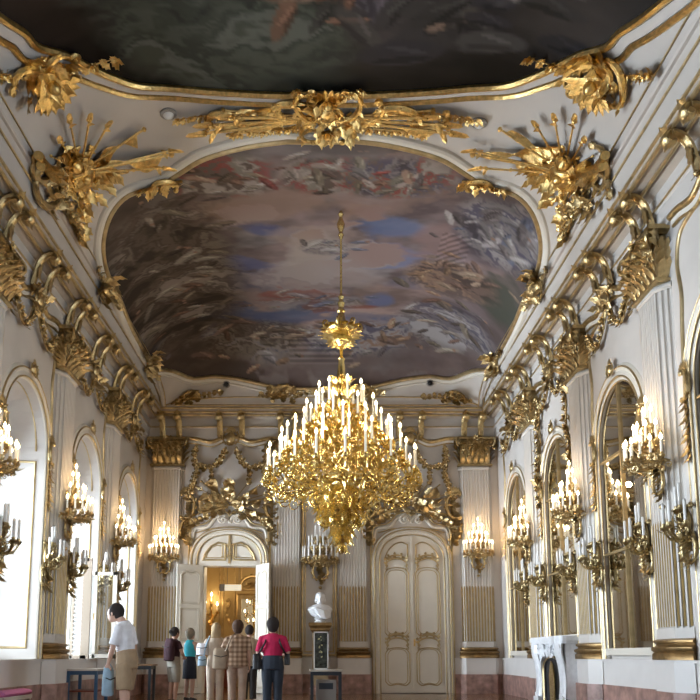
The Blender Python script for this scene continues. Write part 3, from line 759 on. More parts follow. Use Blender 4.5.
def sea_painter(X, Y):
    rs = np.random.RandomState(9)
    n = fbm(X, Y, .8, 5, .45, 21)[..., None]; n2 = fbm(X + 3, Y + 40, 2., 4, .4, 22)[..., None]
    sm = lambda n, a, b: np.clip((n - a) / (b - a), 0, 1)
    sea = np.array([.05, .056, .045]) * (.5 + 1.3 * sm(n, .35, .65)) + np.array([.05, .053, .046]) * sm(n2, .52, .72)
    earth = np.array([.022, .018, .016]) * (.4 + 1.6 * sm(n, .35, .65))
    k = np.clip((X + .3) / .9, 0, 1)[..., None]; C = sea * (1 - k) + earth * k
    k = np.clip((-X - 2.4) / .6, 0, 1)[..., None]; C = C * (1 - k) + k * np.array([.014, .009, .007]) * (.5 + 1.5 * sm(n, .35, .65))
    edge = np.clip((Y - 11.2 + .12 * np.abs(X)) / .7, 0, 1)[..., None]; C = C * (1 - .75 * edge)
    warm = [(.24, .13, .085), (.13, .065, .04), (.28, .19, .14), (.06, .04, .03)]; pale = [(.26, .24, .22), (.16, .14, .13), (.07, .06, .07), (.22, .18, .165)]
    wob = fbm(X + 7, Y + 70, 1.1, 5, .8, 88)
    SEA = [(.022, .024, .02), (.045, .05, .04), (.075, .082, .066), (.04, .044, .036), (.11, .118, .10), (.06, .064, .05)]
    WM = [(.05, .03, .02), (.14, .07, .045), (.26, .15, .10), (.10, .055, .04), (.32, .22, .17)]; GR = [(.03, .028, .03), (.10, .09, .09), (.22, .20, .185), (.07, .06, .065), (.30, .28, .26)]
    zone(C, X, Y, wob, -1.3, 10.4, 2.0, 1.3, SEA, 91, 1.5, .35, .85); zone(C, X, Y, wob, -2.2, 9.4, 1.4, .8, SEA, 95, 1.6, .4, .8)
    zone(C, X, Y, wob, -.5, 9.5, .9, .55, WM, 101, 1.7, .7, .9); zone(C, X, Y, wob, .7, 9.6, .9, .5, WM[:3] + GR[1:], 104, 1.7, .7, .85); zone(C, X, Y, wob, 2.1, 9.6, 1.0, .5, GR, 107, 1.5, .6, .9); zone(C, X, Y, wob, 1.5, 10.4, 1.3, .7, [(.016, .014, .015), (.04, .036, .036), (.06, .05, .05)], 110, 1.4, .6, .8)
    figures(C, X, Y, rs, -.5, 9.6, 14, (.6, .3), warm, (.2, .55)); figures(C, X, Y, rs, .6, 9.7, 12, (.6, .35), warm + pale, (.2, .5)); figures(C, X, Y, rs, 2.2, 9.6, 12, (.6, .3), pale, (.2, .6))
    figures(C, X, Y, rs, 1.7, 10.4, 14, (.8, .35), [(.03, .027, .03), (.05, .045, .042)], (.3, .7)); pass
    return C
# arc length along the vault, so that stucco keeps its size on the steep cove
XT = np.array([-(W - q) for q in ss] + [W - q for q in reversed(ss)]); ZT = np.array([HC * gv(W - abs(q)) for q in XT])
AT = np.concatenate([[0], np.cumsum(np.hypot(np.diff(XT), np.diff(ZT)))])
YT = np.array([YB] + [D - q for q in reversed(ss)]); ZT = np.array([HC * gv(D - q) for q in YT]); BT = np.concatenate([[0], np.cumsum(np.hypot(np.diff(YT), np.diff(ZT)))])
def arcwarp(a, b, w): return onvault(float(np.interp(a, AT, XT)), float(np.interp(b, BT, YT)), w)
def toarc(x, y): return float(np.interp(x, XT, AT)), float(np.interp(y, YT, BT))
def frame(mb, poly, prof, smooth_n=4, off=0.):
    P = smoothpath([(x, y, 0) for x, y in poly + poly[:1]], smooth_n)[:-1]; P = [V(*toarc(p.x, p.y), 0) for p in P]
    if off: P = [V(a, b, 0) for a, b in offs([(p.x, p.y) for p in P], off)]
    mb.rail([(p.x, p.y) for p in P], prof, closed=True)
def offs(poly, d):
    """outline moved outwards by d (poly runs clockwise seen from below)"""
    k = len(poly); res = []
    for i in range(k):
        a, b = Vector(poly[i - 1]), Vector(poly[(i + 1) % k]); t = (b - a).normalized(); n = Vector((-t.y, t.x)); c = Vector(poly[i])
        q = c + n * d; res.append((q.x, q.y))
    return res
# orientation: make outward = left normal
def orient(poly):
    A = sum(poly[i - 1][0] * poly[i][1] - poly[i][0] * poly[i - 1][1] for i in range(len(poly)))
    return list(reversed(poly)) if A > 0 else list(poly)
full = orient(full); full2 = orient(full2)
t1 = empty('ceiling_fresco', Matrix.Translation((0, 17.9, 0))); tag(t1, 'lobed oval ceiling painting of figures and clouds above the chandelier', 'ceiling painting')
def child(mb, name, m, par, warp=None, **k):
    o = mb.build(name, m, par, warp=warp, **k); o.matrix_basis = par.matrix_world.inverted() if par.matrix_basis != Matrix() else Matrix(); o.matrix_basis = par.matrix_basis.inverted(); return o
p1 = paint('painted_canvas', full, .04, oval_painter, t1); p1.matrix_basis = t1.matrix_basis.inverted()
mb = MB(); frame(mb, full, [(-.05, .02), (-.05, .07), (-.02, .10), (.02, .10), (.05, .07), (.05, .02)]); child(mb, 'gilded_frame', GOLDM, t1, arcwarp)
mb = MB(); frame(mb, full, [(.05, .02), (.06, .06), (.14, .05), (.17, .08), (.21, .05), (.22, 0)]); child(mb, 'white_frame', DOORW, t1, arcwarp)
t2 = empty('ceiling_fresco', Matrix.Translation((0, 6, 0))); tag(t2, 'dark ceiling painting with stormy sea at the top edge of the photo', 'ceiling painting')
p2 = paint('painted_sea', full2, .05, sea_painter, t2); p2.matrix_basis = t2.matrix_basis.inverted()
mb = MB(); frame(mb, full2, [(-.05, .02), (-.05, .08), (-.01, .12), (.04, .10), (.06, .05), (.06, .0)]); child(mb, 'gilded_frame', GOLD, t2, arcwarp)
mb = MB(); frame(mb, full2, [(.06, .0), (.07, .04), (.20, .04), (.22, .0)]); child(mb, 'grey_frame_band', CEIL, t2, arcwarp)
mb = MB(); frame(mb, full2, [(-.05, .0), (-.04, .06), (0, .09), (.04, .06), (.05, .0)], off=.26); child(mb, 'outer_gilded_frame', GOLD, t2, arcwarp)

# ---- gilded stucco of the vault
rng = random.Random(21)
def ceil_orn(mb, name, x, y, rot, label, m=GOLD, cat='ornament', group=None):
    """ornament drawn in the tangent plane at (x, y) and wrapped onto the vault"""
    n = vn(x, y); u = V(1, 0, 0); u = (u - n * u.dot(n)).normalized(); v = n.cross(u); c, s_ = math.cos(rot), math.sin(rot)
    p0 = V(x, y, vz(x, y))
    a0 = float(np.interp(x, XT, AT)); b0 = float(np.interp(y, YT, BT))
    def wp(a, b, w):
        xx = float(np.interp(a0 + a * c - b * s_, AT, XT)); yy = float(np.interp(b0 - (a * s_ + b * c), BT, YT))
        r = onvault(xx, yy, w + .0); return r
    inv = Matrix.Translation((-x, -y, -vz(x, y)))
    o = mb.build(name, m, warp=lambda a, b, w: inv @ wp(a, b, w)); o.matrix_basis = Matrix.Translation((x, y, vz(x, y)))
    tag(o, label, cat, group); return o
# in this frame (rot 0): +u = right in the picture, +v = towards the camera (upwards in the picture)
v_up = 1 if vn(0, 12).cross(V(1, 0, 0)).y < 0 else -1
def SGN(a): return a * v_up
for sg in (-1, 1):
    side = 'left' if sg < 0 else 'right'
    mb = trophy(random.Random(31 + sg), 1.0, spears=[(SGN(a) if sg > 0 else PI - SGN(a) if 1 else 0, L) for a, L in ((1.75, 1.25), (2.05, 1.15), (2.4, 1.05), (3.3, 1.7), (3.6, 1.65), (1.5, 1.0))],
                flags=[((SGN(3.45) if sg > 0 else PI - SGN(3.45)), 1.6, .36), ((SGN(2.95) if sg > 0 else PI - SGN(2.95)), 1.25, .34), ((SGN(-2.5) if sg > 0 else PI - SGN(-2.5)), 1.05, .40), ((SGN(1.2) if sg > 0 else PI - SGN(1.2)), .8, .35)],
                barrels=[(sg * .25, v_up * .25, (SGN(1.1) if sg > 0 else PI - SGN(1.1)), 1.0), (sg * .45, v_up * .3, (SGN(1.4) if sg > 0 else PI - SGN(1.4)), 1.05)], tail=False)
    for i in range(14):
        a = SGN(-2.1) + random.Random(i).uniform(-.7, .7); a = a if sg > 0 else PI - a
        rr_ = random.Random(i + 50); mb.leaf(d2(a) * rr_.uniform(.25, .75) + WW * .08, d2(a + rr_.uniform(-.8, .8), .3), WW, .34, .08, .45)
    spray(mb, (sg * .1, -v_up * .4, .03), (SGN(-1.2) if sg > 0 else PI - SGN(-1.2)), 1.0, .3, rng, SGN(.3) * sg)
    ceil_orn(mb, 'gilded_trophy', sg * 4.18, 12.86, 0, 'gilded stucco trophy of shields, spears and banners on the %s ceiling spandrel' % side, GOLD, 'trophy', 'ceiling trophies')
    mb = MB(); r = random.Random(3)
    garland(mb, [(sg * .0, v_up * .5, .02), (sg * .12, 0, .02), (sg * .1, -v_up * .5, .02), (sg * .2, -v_up * 1.0, .02)], .26, r)
    cscroll(mb, (sg * .25, v_up * .6, .02), 1.2 * sg * v_up, .45, .06, sg); cscroll(mb, (sg * .1, v_up * 1.0, .02), 2.2, .35, .05, -sg)
    for i in range(12): mb.leaf((sg * r.uniform(-.1, .4), v_up * r.uniform(-.4, 1.2), .04), d2(r.uniform(0, 6.3), .3), WW, .35, .09, .4)
    ceil_orn(mb, 'gilded_garland', sg * 4.45, 13.1, 0, 'gilded garland with scrolls between the %s ceiling trophy and the cornice' % side, GOLDD, 'garland', 'ceiling garlands')
    # scrolled cartouches on the frame of the dark painting
    mb = MB(); r = random.Random(8); cartouche(mb, (0, 0, .06), .40, r); cscroll(mb, (-.1 * sg, -.1 * v_up, .05), .8, .42, .055, 1); cscroll(mb, (.25 * sg, .1 * v_up, .05), 2.3, .36, .05, -1); shell(mb, (0, -.1, .1), -PI / 2, .5)
    for i in range(14): mb.leaf((r.uniform(-.4, .4), r.uniform(-.35, .35), .06), d2(r.uniform(0, 6.3), .3), WW, .38, .1, .4)
    spray(mb, (sg * -.2, -.2 * v_up, .05), (PI if sg > 0 else 0), .8, .22, r); spray(mb, (sg * .3, .2 * v_up, .05), (SGN(.9) if sg > 0 else PI - SGN(.9)), .7, .22, r)
    ceil_orn(mb, 'gilded_cartouche', sg * 4.02, 10.72, 0, 'gilded shell cartouche breaking the %s frame of the dark sea painting' % side, GOLD, 'cartouche', 'cartouches of the dark painting')
    for k, (x, y, s_, lab) in enumerate(((4.56, 16.2, .36, 'upper'), (4.58, 20.6, .34, 'lower'))):
        mb = MB(); r = random.Random(40 + k); cartouche(mb, (0, 0, .06), s_, r)
        for i in range(16): mb.leaf((r.uniform(-.3, .3), r.uniform(-.3, .3), .05), d2(r.uniform(0, 6.3), .4), WW, .36, .09, .4)
        for q in (-1, 1): spray(mb, (0, q * .2, .05), q * PI / 2, .65, .2, r)
        ceil_orn(mb, 'gilded_cartouche', sg * x, y, 0, 'gilded cartouche on the %s side of the oval painting frame, %s' % (side, 'nearer the trophy' if k == 0 else 'nearer the end wall'), GOLDD, 'cartouche', 'cartouches of the oval frame')
    mb = MB(); r = random.Random(50); spray(mb, (-sg * .35, 0, .08), (0 if sg > 0 else PI), .8, .2, r, .3 * sg); cscroll(mb, (0, 0, .08), .4 * sg, .25, .045)
    for i in range(8): mb.leaf((r.uniform(-.3, .3), r.uniform(-.12, .12), .08), d2(r.uniform(0, 6.3), .3), WW, .25, .07, .3)
    ceil_orn(mb, 'gilded_leaf_scroll', sg * 2.98, 14.24, 0, 'gilded leaf scroll at the upper %s cusp of the oval painting' % side, GOLD, 'ornament', 'cusp scrolls of the oval frame')
    # leafy trophies low on the cove over the end wall
    for k, (x, lab) in enumerate(((3.85, 'corner'), (1.12, 'middle'))):
        mb = MB(); r = random.Random(60 + k); q = -sg
        cscroll(mb, (0, 0, .03), .2, .35, .05, 1); flower(mb, (0, 0, .08), .22, r, 8)
        spray(mb, (0, 0, .03), (PI if q < 0 else 0), .95, .22, r, .15); spray(mb, (0, 0, .03), (0 if q < 0 else PI), .55, .22, r, .2)
        for i in range(18): mb.leaf((r.uniform(-.4, .4), r.uniform(-.15, .15), .04), d2(r.uniform(0, 6.3), .3), WW, .3, .08, .4)
        o = ceil_orn(mb, 'gilded_leaf_trophy', sg * x, 22.82, 0, 'gilded leaf trophy on the cove above the end wall, %s of the %s half' % ('outer one' if k == 0 else 'inner one', side), GOLDD, 'ornament', 'leaf trophies on the end cove')
# ---- crest in the rib between the two paintings
mb = MB(); r = random.Random(70)
cartouche(mb, (0, v_up * .1, .1), .34, r); shell(mb, (0, v_up * .38, .10), SGN(PI / 2), .34, 8); flower(mb, (0, -v_up * .40, .10), .24, r, 8)
for sg in (-1, 1):
    cscroll(mb, (sg * .3, .3, .08), PI / 2 - sg * .3, .34, .045, -sg); cscroll(mb, (sg * .25, -.3, .08), PI / 2 + sg * .4, .3, .04, -sg); spray(mb, (sg * .1, .35, .08), PI / 2 - sg * .6, .5, .2, r, -sg * .6)
for i in range(22): mb.leaf((r.uniform(-.6, .6), r.uniform(-.4, .45), .05), d2(r.uniform(0, 6.3), .35), WW, .36, .09, .45)
for sg in (-1, 1):
    for k, (x, a, s_) in enumerate(((.55, .4, .36), (1.15, -.3, .38), (1.7, .3, .3))): cscroll(mb, (sg * x, v_up * (.12 - .1 * k), .05), (a if sg > 0 else PI - a), s_, .06, 1 if k % 2 else -1)
    for a, L in ((-.12, 2.1), (-.02, 1.95), (.08, 1.6)): spear(mb, (0, v_up * .0, 0), (SGN(a) if sg > 0 else PI - SGN(a)), L, .03, .1)
    for a, L, wd in ((-.16, 1.6, .22), (.12, 1.3, .2)): flag(mb, (sg * .3, 0, 0), (SGN(a) if sg > 0 else PI - SGN(a)), L, wd, r, .08)
    garland(mb, [(sg * .4, -.3, .03), (sg * .9, -.36, .03), (sg * 1.4, -.42, .03), (sg * 1.75, -.52, .03)], .17, r, .8); spray(mb, (sg * 1.0, .12, .04), (-.06 if sg > 0 else PI + .06), 1.5, .16, r, -.12 * sg)
ceil_orn(mb, 'gilded_crest', .1, 12.42, 0, 'large gilded crest with banners on the ceiling rib between both paintings', GOLD, 'ornament')
# ---- small ceiling fittings
def fitting(name, x, y, label, m1, m2, r_, h):
    n = vn(x, y); t = empty(name, cols(*(lambda u: (u, n.cross(u), n))((V(1, 0, 0) - n * n.x).normalized()), onvault(x, y, 0)))
    tag(t, label, 'ceiling fitting')
    mb = MB(); mb.lathe([(r_ * 1.25, 0), (r_ * 1.25, h * .4), (r_, h * .6), (.001, h * .62)], 18); mb.build('rim', m1, t)
    mb = MB(); mb.lathe([(r_ * .85, h * .55), (r_ * .7, h), (r_ * .3, h * 1.3), (.001, h * 1.35)], 16); mb.build('dome', m2, t)
GREYM = mat('grey_plastic', (.30, .28, .26), .4); WHITEP = mat('white_plastic', (.85, .85, .84), .4)
fitting('smoke_detector', -2.55, 12.40, 'round white smoke detector left of the crest on the ceiling rib', GREYM, WHITEP, .11, .07)
fitting('smoke_detector', 2.65, 12.62, 'round white smoke detector right of the crest on the ceiling rib', GREYM, WHITEP, .11, .07)
fitting('dome_camera', -2.75, 22.70, 'small dome camera on the cove above the open doorway', GREYM, BLACK, .09, .12)
fitting('dome_camera', 3.10, 22.66, 'small dome camera on the cove above the closed door', GREYM, BLACK, .09, .12)

# ================================================================= DOORS OF THE END WALL
def leaf_panels(mb, w, z0, z1, kind):
    """gilt panel lines on a door leaf, u 0..w, on both faces"""
    m = .11
    def pan(a, b, c, d, scal):
        if scal:
            top = smoothpath([(a, d - .12, 0), (a + (b - a) * .2, d - .02, 0), ((a + b) / 2, d - .06, 0), (b - (b - a) * .2, d - .02, 0), (b, d - .12, 0)], 4)
            path = [(a, c)] + [(p.x, p.y) for p in top] + [(b, c)]
        else: path = [(a, c), (a, d), (b, d), (b, c)]
        mb.rail(path, hr(.018, .022, 4), closed=True); mb.rail([(x + (m * .35 if x < (a + b) / 2 else -m * .35), y + (.04 if y < (c + d) / 2 else -.04)) for x, y in path], hr(.010, .012, 4), closed=True)
    for a, b, s_ in kind: pan(m, w - m, z0 + (z1 - z0) * a, z0 + (z1 - z0) * b, s_)
GOLDP = mat('gilt_line', (.50, .38, .20), .42, .6, var=.15)
# closed door on the right
M = MBk(DR)
root = struct(empty('door_1', M))
HO = 1.02
mb = MB(); mb.rail(arch(HO, 0, 3.66, .90, 28, 2.35), [(-.12, 0), (-.12, .06), (-.02, .10), (.03, .08), (.08, .12), (.13, .06), (.13, 0)]); mb.build('door_frame', DOORW, root)
mb = MB()
for o_, h_ in ((-.10, .075), (.05, .11), (.125, .06)): mb.rail(arch(HO + o_, 0, 3.66, .90 + o_, 28, 2.35), hr(.018, .025, 4), w=h_)
mb.build('gilded_fillet', GOLDP, root)
AR2 = arch(HO - .12, 0.02, 3.66, .78, 28, 2.35)
for sg in (-1, 1):
    pts = [p for p in AR2 if p[0] * sg >= -1e-6]
    poly = pts + ([(0, .02)] if True else [])
    lf = MB(); q = [(x if abs(x) > .006 else sg * .004, y) for x, y in (pts + [(0, .02)] if sg < 0 else [(0, .02)] + pts)]
    lf.prism(q, 0, .045)
    o = lf.build('door_leaf', DOORW, root, smooth=False)
    mb = MB(); x0 = .10 if sg > 0 else -(HO - .12) + .12; w_ = HO - .12 - .22
    for c, d, s_ in ((.22, 1.26, 1), (1.58, 3.52, 1)):
        a, b = x0, x0 + w_
        top = smoothpath([(a, d - .16, 0), (a + .10, d - .04, 0), (a + w_ * .5, d, 0), (b - .10, d - .04, 0), (b, d - .16, 0)], 4)
        bot = smoothpath([(b, c + .10, 0), (b - .12, c, 0), (a + w_ * .5, c + .03, 0), (a + .12, c, 0), (a, c + .10, 0)], 4)
        path = [(p.x, p.y) for p in top + bot]
        mb.rail(path, hr(.015, .02, 4), closed=True, w=.045)
        mb.rail([(a + w_ / 2 + (x - a - w_ / 2) * .80, (c + d) / 2 + (y - (c + d) / 2) * .93) for x, y in path], hr(.011, .014, 4), closed=True, w=.045)
    # arched head panel and scroll bars
    hp = [(x0 + w_ * .5 + ((.5 - t) * w_) * 1., 0) for t in (0,)]
    pth = [(sg * .12, 3.80), (sg * .12, 4.18), (sg * .30, 4.25), (sg * .50, 4.18), (sg * .66, 4.02), (sg * .74, 3.86), (sg * .76, 3.80)]
    P = smoothpath([(x, y, 0) for x, y in pth[1:-1]], 4); path = [pth[0]] + [(p.x, p.y) for p in P] + [pth[-1]]
    mb.rail(path, hr(.020, .026, 4), closed=True, w=.045)
    for z in (1.46, 3.70, 1.36, 3.60):
        cscroll(mb, (x0 + w_ / 2, z, .05), 0, w_ * .42, .020, 1)
    mb.build('gilded_panel_line', GOLDP, root)
mb = MB(); mb.box(-.03, .03, .02, 4.40, .04, .075); mb.build('astragal', DOORW, root, smooth=False)
mb = MB(); mb.tube([(0.03, 1.42, .07), (.03, 1.42, .12), (.16, 1.42, .12)], .015, 6); mb.box(.01, .06, 1.3, 1.5, .06, .085); mb.build('door_handle', GOLD, root)
# open doorway on the left
root = struct(empty('door_2', MBk(DL)))
mb = MB(); mb.rail(arch(HO, 0, 3.66, .90, 28, 2.35), [(-.12, 0), (-.12, .06), (-.02, .10), (.03, .08), (.08, .12), (.13, .06), (.13, 0)])
mb.rail([(-.72, 0), (-.72, 3.6), (.78, 3.6), (.78, 0)], [(-.02, -.5), (-.02, .03), (.12, .05), (.2, .02)])
mb.build('door_frame', DOORW, root)
mb = MB()
for o_, h_ in ((-.10, .075), (.05, .11), (.125, .06)): mb.rail(arch(HO + o_, 0, 3.66, .90 + o_, 28, 2.35), hr(.018, .025, 4), w=h_)
mb.build('gilded_fillet', GOLDP, root)
mb = MB(); mb.prism([(x, max(y, 3.62)) for x, y in AR2[2:-2]], 0, .04); mb.build('transom', DOORW, root, smooth=False)
mb = MB()
for sg in (-1, 1):
    pth = [(sg * .12, 3.74), (sg * .12, 4.20), (sg * .32, 4.24), (sg * .52, 4.14), (sg * .68, 3.93), (sg * .74, 3.74)]
    mb.rail(pth, hr(.03, .035, 4), closed=True, w=.04); mb.rail([(sg * .43 + (x - sg * .43) * .75, 3.97 + (y - 3.97) * .72) for x, y in pth], hr(.015, .02, 4), closed=True, w=.04)
    cscroll(mb, (sg * .12, 4.0, .05), PI / 2, .18, .02, sg)
mb.box(-.03, .03, 3.64, 4.44, .04, .08)
mb.build('transom_panel_line', GOLDP, root)
def doorleaf(hx, ang, w_, mirror):
    o = empty('door_leaf', Matrix.Translation((hx, 0, .06)) @ Matrix.Rotation(ang, 4, 'Y'), root)
    o.matrix_basis = Matrix.Translation((hx, 0, .06)) @ Matrix.Rotation(ang, 4, 'Y')
    mb = MB(); mb.box(0, w_, .02, 3.58, -.03, .03); mb.build('panel', DOORW, o, smooth=False)
    mb = MB()
    for f in (-1, 1):
        t = MB(); leaf_panels(t, w_, .1, 3.5, ((.02, .34, 1), (.40, .66, 0), (.70, .97, 1)))
        mb.add([(x, y, f * (.03 + z)) for x, y, z in t.v], t.f)
    mb.build('panel_line', mat('leaf_line', (.60, .54, .44), .5) if not mirror else bpy.data.materials['leaf_line'], o)
    mb = MB(); mb.tube([(w_ - .06, 1.4, .03), (w_ - .06, 1.4, .1), (w_ - .2, 1.4, .1)], .014, 6); mb.build('door_handle', GOLD, o)
doorleaf(-.74, -PI + .62, .80, False); doorleaf(.80, -.62 - .42, .80, True)

# overdoor ornaments, garlands
for k, (x, side) in enumerate(((DL, 'open doorway'), (DR, 'closed door'))):
    r = random.Random(80 + k)
    mb = MB()
    for sg in (-1, 1):
        p = smoothpath([(sg * 1.08, 4.15, .04), (sg * 1.0, 4.62, .06), (sg * .62, 4.70, .08), (sg * .40, 4.96, .10), (sg * .12, 5.02, .10), (0, 4.82, .10)], 7)
        mb.rail([(q.x, q.y) for q in p], [(-.05, 0), (-.04, .06), (0, .08), (.04, .06), (.05, 0)])
        mb.scroll((sg * .20, 4.90, .12), V(sg, 0, 0), VV, .15, 1.4, PI / 2, .035, -1)
    o = mb.build('overdoor_pediment', DOORW, M=MBk(x)); tag(o, 'white curved pediment moulding over the ' + side, 'pediment')
    mb = MB()
    for sg in (-1, 1):
        p = smoothpath([(sg * 1.10, 4.15, 0), (sg * 1.08, 4.66, 0), (sg * .66, 4.80, 0), (sg * .42, 5.05, 0), (sg * .12, 5.12, 0), (0, 5.0, 0)], 7)
        mb.rail([(q.x, q.y) for q in p], hr(.025, .03), w=.09)
        p = smoothpath([(sg * .95, 4.52, 0), (sg * .5, 4.64, 0), (0, 4.62, 0)], 6); mb.rail([(q.x, q.y) for q in p], hr(.02, .03), w=.06)
    c = mb.build('gilded_edge', GOLDP, o)
    t = trophy(r, .62, spears=[(.3, 1.8), (PI - .1, 1.8), (PI - .5, 1.6), (.0, 1.7), (.9, 1.4)], flags=[(.62, 1.5, .5), (PI - .7, 1.6, .5), (-.25, 1.7, .4), (PI + .28, 1.7, .4), (.2, 1.5, .4), (PI - .15, 1.5, .4)], barrels=[(.3, -.1, -.3, 1.0), (-.3, -.1, PI + .3, 1.0)], tail=False, shield=False)
    pass
    for i in range(26): a = r.uniform(-.2, PI + .2); t.leaf(d2(a) * r.uniform(.05, .45) + WW * .1, d2(a + r.uniform(-.6, .6), .3), WW, r.uniform(.2, .42), r.uniform(.05, .09), .35)
    hp = V(0, .46, .24); t.ball(hp, .15, 10, 6); t.tube([hp + V(-.14, -.05, .05), hp + V(0, 0, .16), hp + V(.14, -.05, .05)], .025, 5)
    for i in range(6): t.leaf(hp + VV * .08, d2(PI / 2 + (i - 2.5) * .5, .2), WW, .26, .06, .5)
    for sg in (-1, 1):
        spray(t, (sg * .5, -.28, .06), (-.30 if sg > 0 else PI + .30), .75, .24, r, -.5 * sg)
        for i in range(8): t.leaf((sg * r.uniform(.2, .8), r.uniform(-.3, .1), .1), d2(r.uniform(0, 6.3), .3), WW, .3, .07, .3)
    o = t.build('gilded_trophy', GOLDD, M=MBk(x, 5.32, .02)); tag(o, 'gilded war trophy of helmet, banners and lances above the ' + side, 'trophy', 'overdoor trophies')
    mb = MB(); cartouche(mb, (0, 7.30, .14), .34, r); o = mb.build('gilded_cartouche', GOLDD, M=MBk(x)); tag(o, 'gilded cartouche at the entablature centre above the ' + side, 'cartouche', 'entablature cartouches')
    mb = MB()
    for sg in (-1, 1):
        garland(mb, [(sg * .15, 7.05, .04), (sg * .25, 6.7, .05), (sg * .55, 6.42, .06), (sg * .98, 6.52, .05)], .22, r)
        spray(mb, (sg * .55, 6.42, .04), -PI / 2, .4, .16, r)
    o = mb.build('gilded_garland', GOLDD, M=MBk(x)); tag(o, 'gilded festoon hanging from the cartouche above the ' + side, 'garland', 'festoons over the doors')
    for sg in (-1, 1):
        mb = MB(); garland(mb, [(sg * .98, 7.1, .04), (sg * 1.04, 6.75, .05), (sg * .98, 6.3, .05), (sg * 1.12, 5.8, .05), (sg * 1.22, 5.5, .05)], .2, r)
        for i in range(14): mb.leaf((sg * 1.24, 5.5 - i * .09, .05), d2(-PI / 2 + r.uniform(-.8, .8), .4), WW, .32, .08, .35)
        cscroll(mb, (sg * 1.24, 5.3, .05), PI / 2, .35, .05, sg); cscroll(mb, (sg * 1.22, 4.6, .05), PI / 2, .3, .045, -sg); shell(mb, (sg * 1.24, 5.62, .08), PI / 2, .25)
        o = mb.build('gilded_drop', GOLDD, M=MBk(x)); tag(o, 'gilded leaf drop running down %s of the trophy over the %s' % ('left' if sg < 0 else 'right', side), 'ornament', 'leaf drops beside the overdoors')
        p = smoothpath([(sg * 1.0, 7.15, .0), (sg * 1.10, 6.9, 0), (sg * 1.0, 6.3, 0), (sg * 1.18, 5.7, 0), (sg * 1.16, 4.0, 0), (sg * 1.16, .98, 0)], 8)
        tr = trim(MBk(x)); mb = MB(); mb.rail([(q.x, q.y) for q in p], hr(.03, .035)); mb.build('panel_moulding', GOLDP, tr)
# niche panel at the centre of the end wall
tr = trim(MBk(-.06)); mb = MB()
mb.rail([(-.50, 1.05), (-.50, 6.9), (.46, 6.9), (.46, 1.05)], hr(.035, .04), closed=True); mb.rail([(-.42, 1.15), (-.42, 6.8), (.38, 6.8), (.38, 1.15)], hr(.02, .025), closed=True)
mb.build('panel_moulding', GOLDM, tr)

# side wall stucco: festoons and cartouches over every arch
ORD = {2: 'in the bay nearest the camera', 3: 'over the nearest full arch', 4: 'over the middle arch', 5: 'over the farthest arch'}
def sidedecor(M, i, side):
    r = random.Random(100 + i); mb = MB()
    for sg in (-1, 1):
        garland(mb, [(sg * .12, 7.05, .05), (sg * .3, 6.75, .07), (sg * .62, 6.55, .08), (sg * .85, 6.75, .06), (sg * 1.05, 6.95, .05)], .18, r, .8)
        for k in range(5): mb.leaf((sg * 1.05, 6.95 - .09 * k, .05), d2(-PI / 2 + r.uniform(-.9, .9), .4), WW, .2, .065, .35)
    o = mb.build('gilded_festoon', GOLDD, M=M); tag(o, 'gilded festoon %s on the %s wall' % (ORD[i], side), 'garland', 'festoons of the side walls')
    mb = MB(); cartouche(mb, (0, 7.22, .12), .30, r)
    for k in range(10): mb.leaf((r.uniform(-.3, .3), 7.15 + r.uniform(-.2, .2), .08), d2(r.uniform(0, 6.3), .35), WW, .3, .07, .4)
    o = mb.build('gilded_cartouche', GOLDD, M=M); tag(o, 'gilded entablature cartouche %s on the %s wall' % (ORD[i], side), 'cartouche', 'entablature cartouches')
    mb = MB(); r = random.Random(7); cartouche(mb, (0, AS + AR + .2, .10), .20, r); o = mb.build('gilded_keystone', GOLDD, M=M); tag(o, 'gilded keystone ornament %s, %s wall' % (ORD[i], side), 'ornament', 'arch keystones')
for i in (3, 4, 5):
    sidedecor(MR(ARCHES[i]), i, 'right'); sidedecor(ML(ARCHES[i]), i, 'left')
# tall carved drops beside the fireplace mirror
for sg in (-1, 1):
    r = random.Random(9); mb = MB()
    garland(mb, [(sg * .9, 6.7, .05), (sg * 1.12, 6.2, .07), (sg * 1.05, 5.7, .07), (sg * 1.3, 5.2, .06), (sg * 1.28, 4.4, .05)], .2, r, .8)
    for k in range(12): mb.leaf((sg * 1.22 + r.uniform(-.15, .15), r.uniform(4.6, 6.4), .05), d2(r.uniform(0, 6.3), .35), WW, .26, .08, .4)
    o = mb.build('gilded_drop', GOLDD, M=MR(17.35)); tag(o, 'gilded leaf drop beside the arched mirror over the fireplace, %s side' % ('far' if sg < 0 else 'near'), 'ornament')

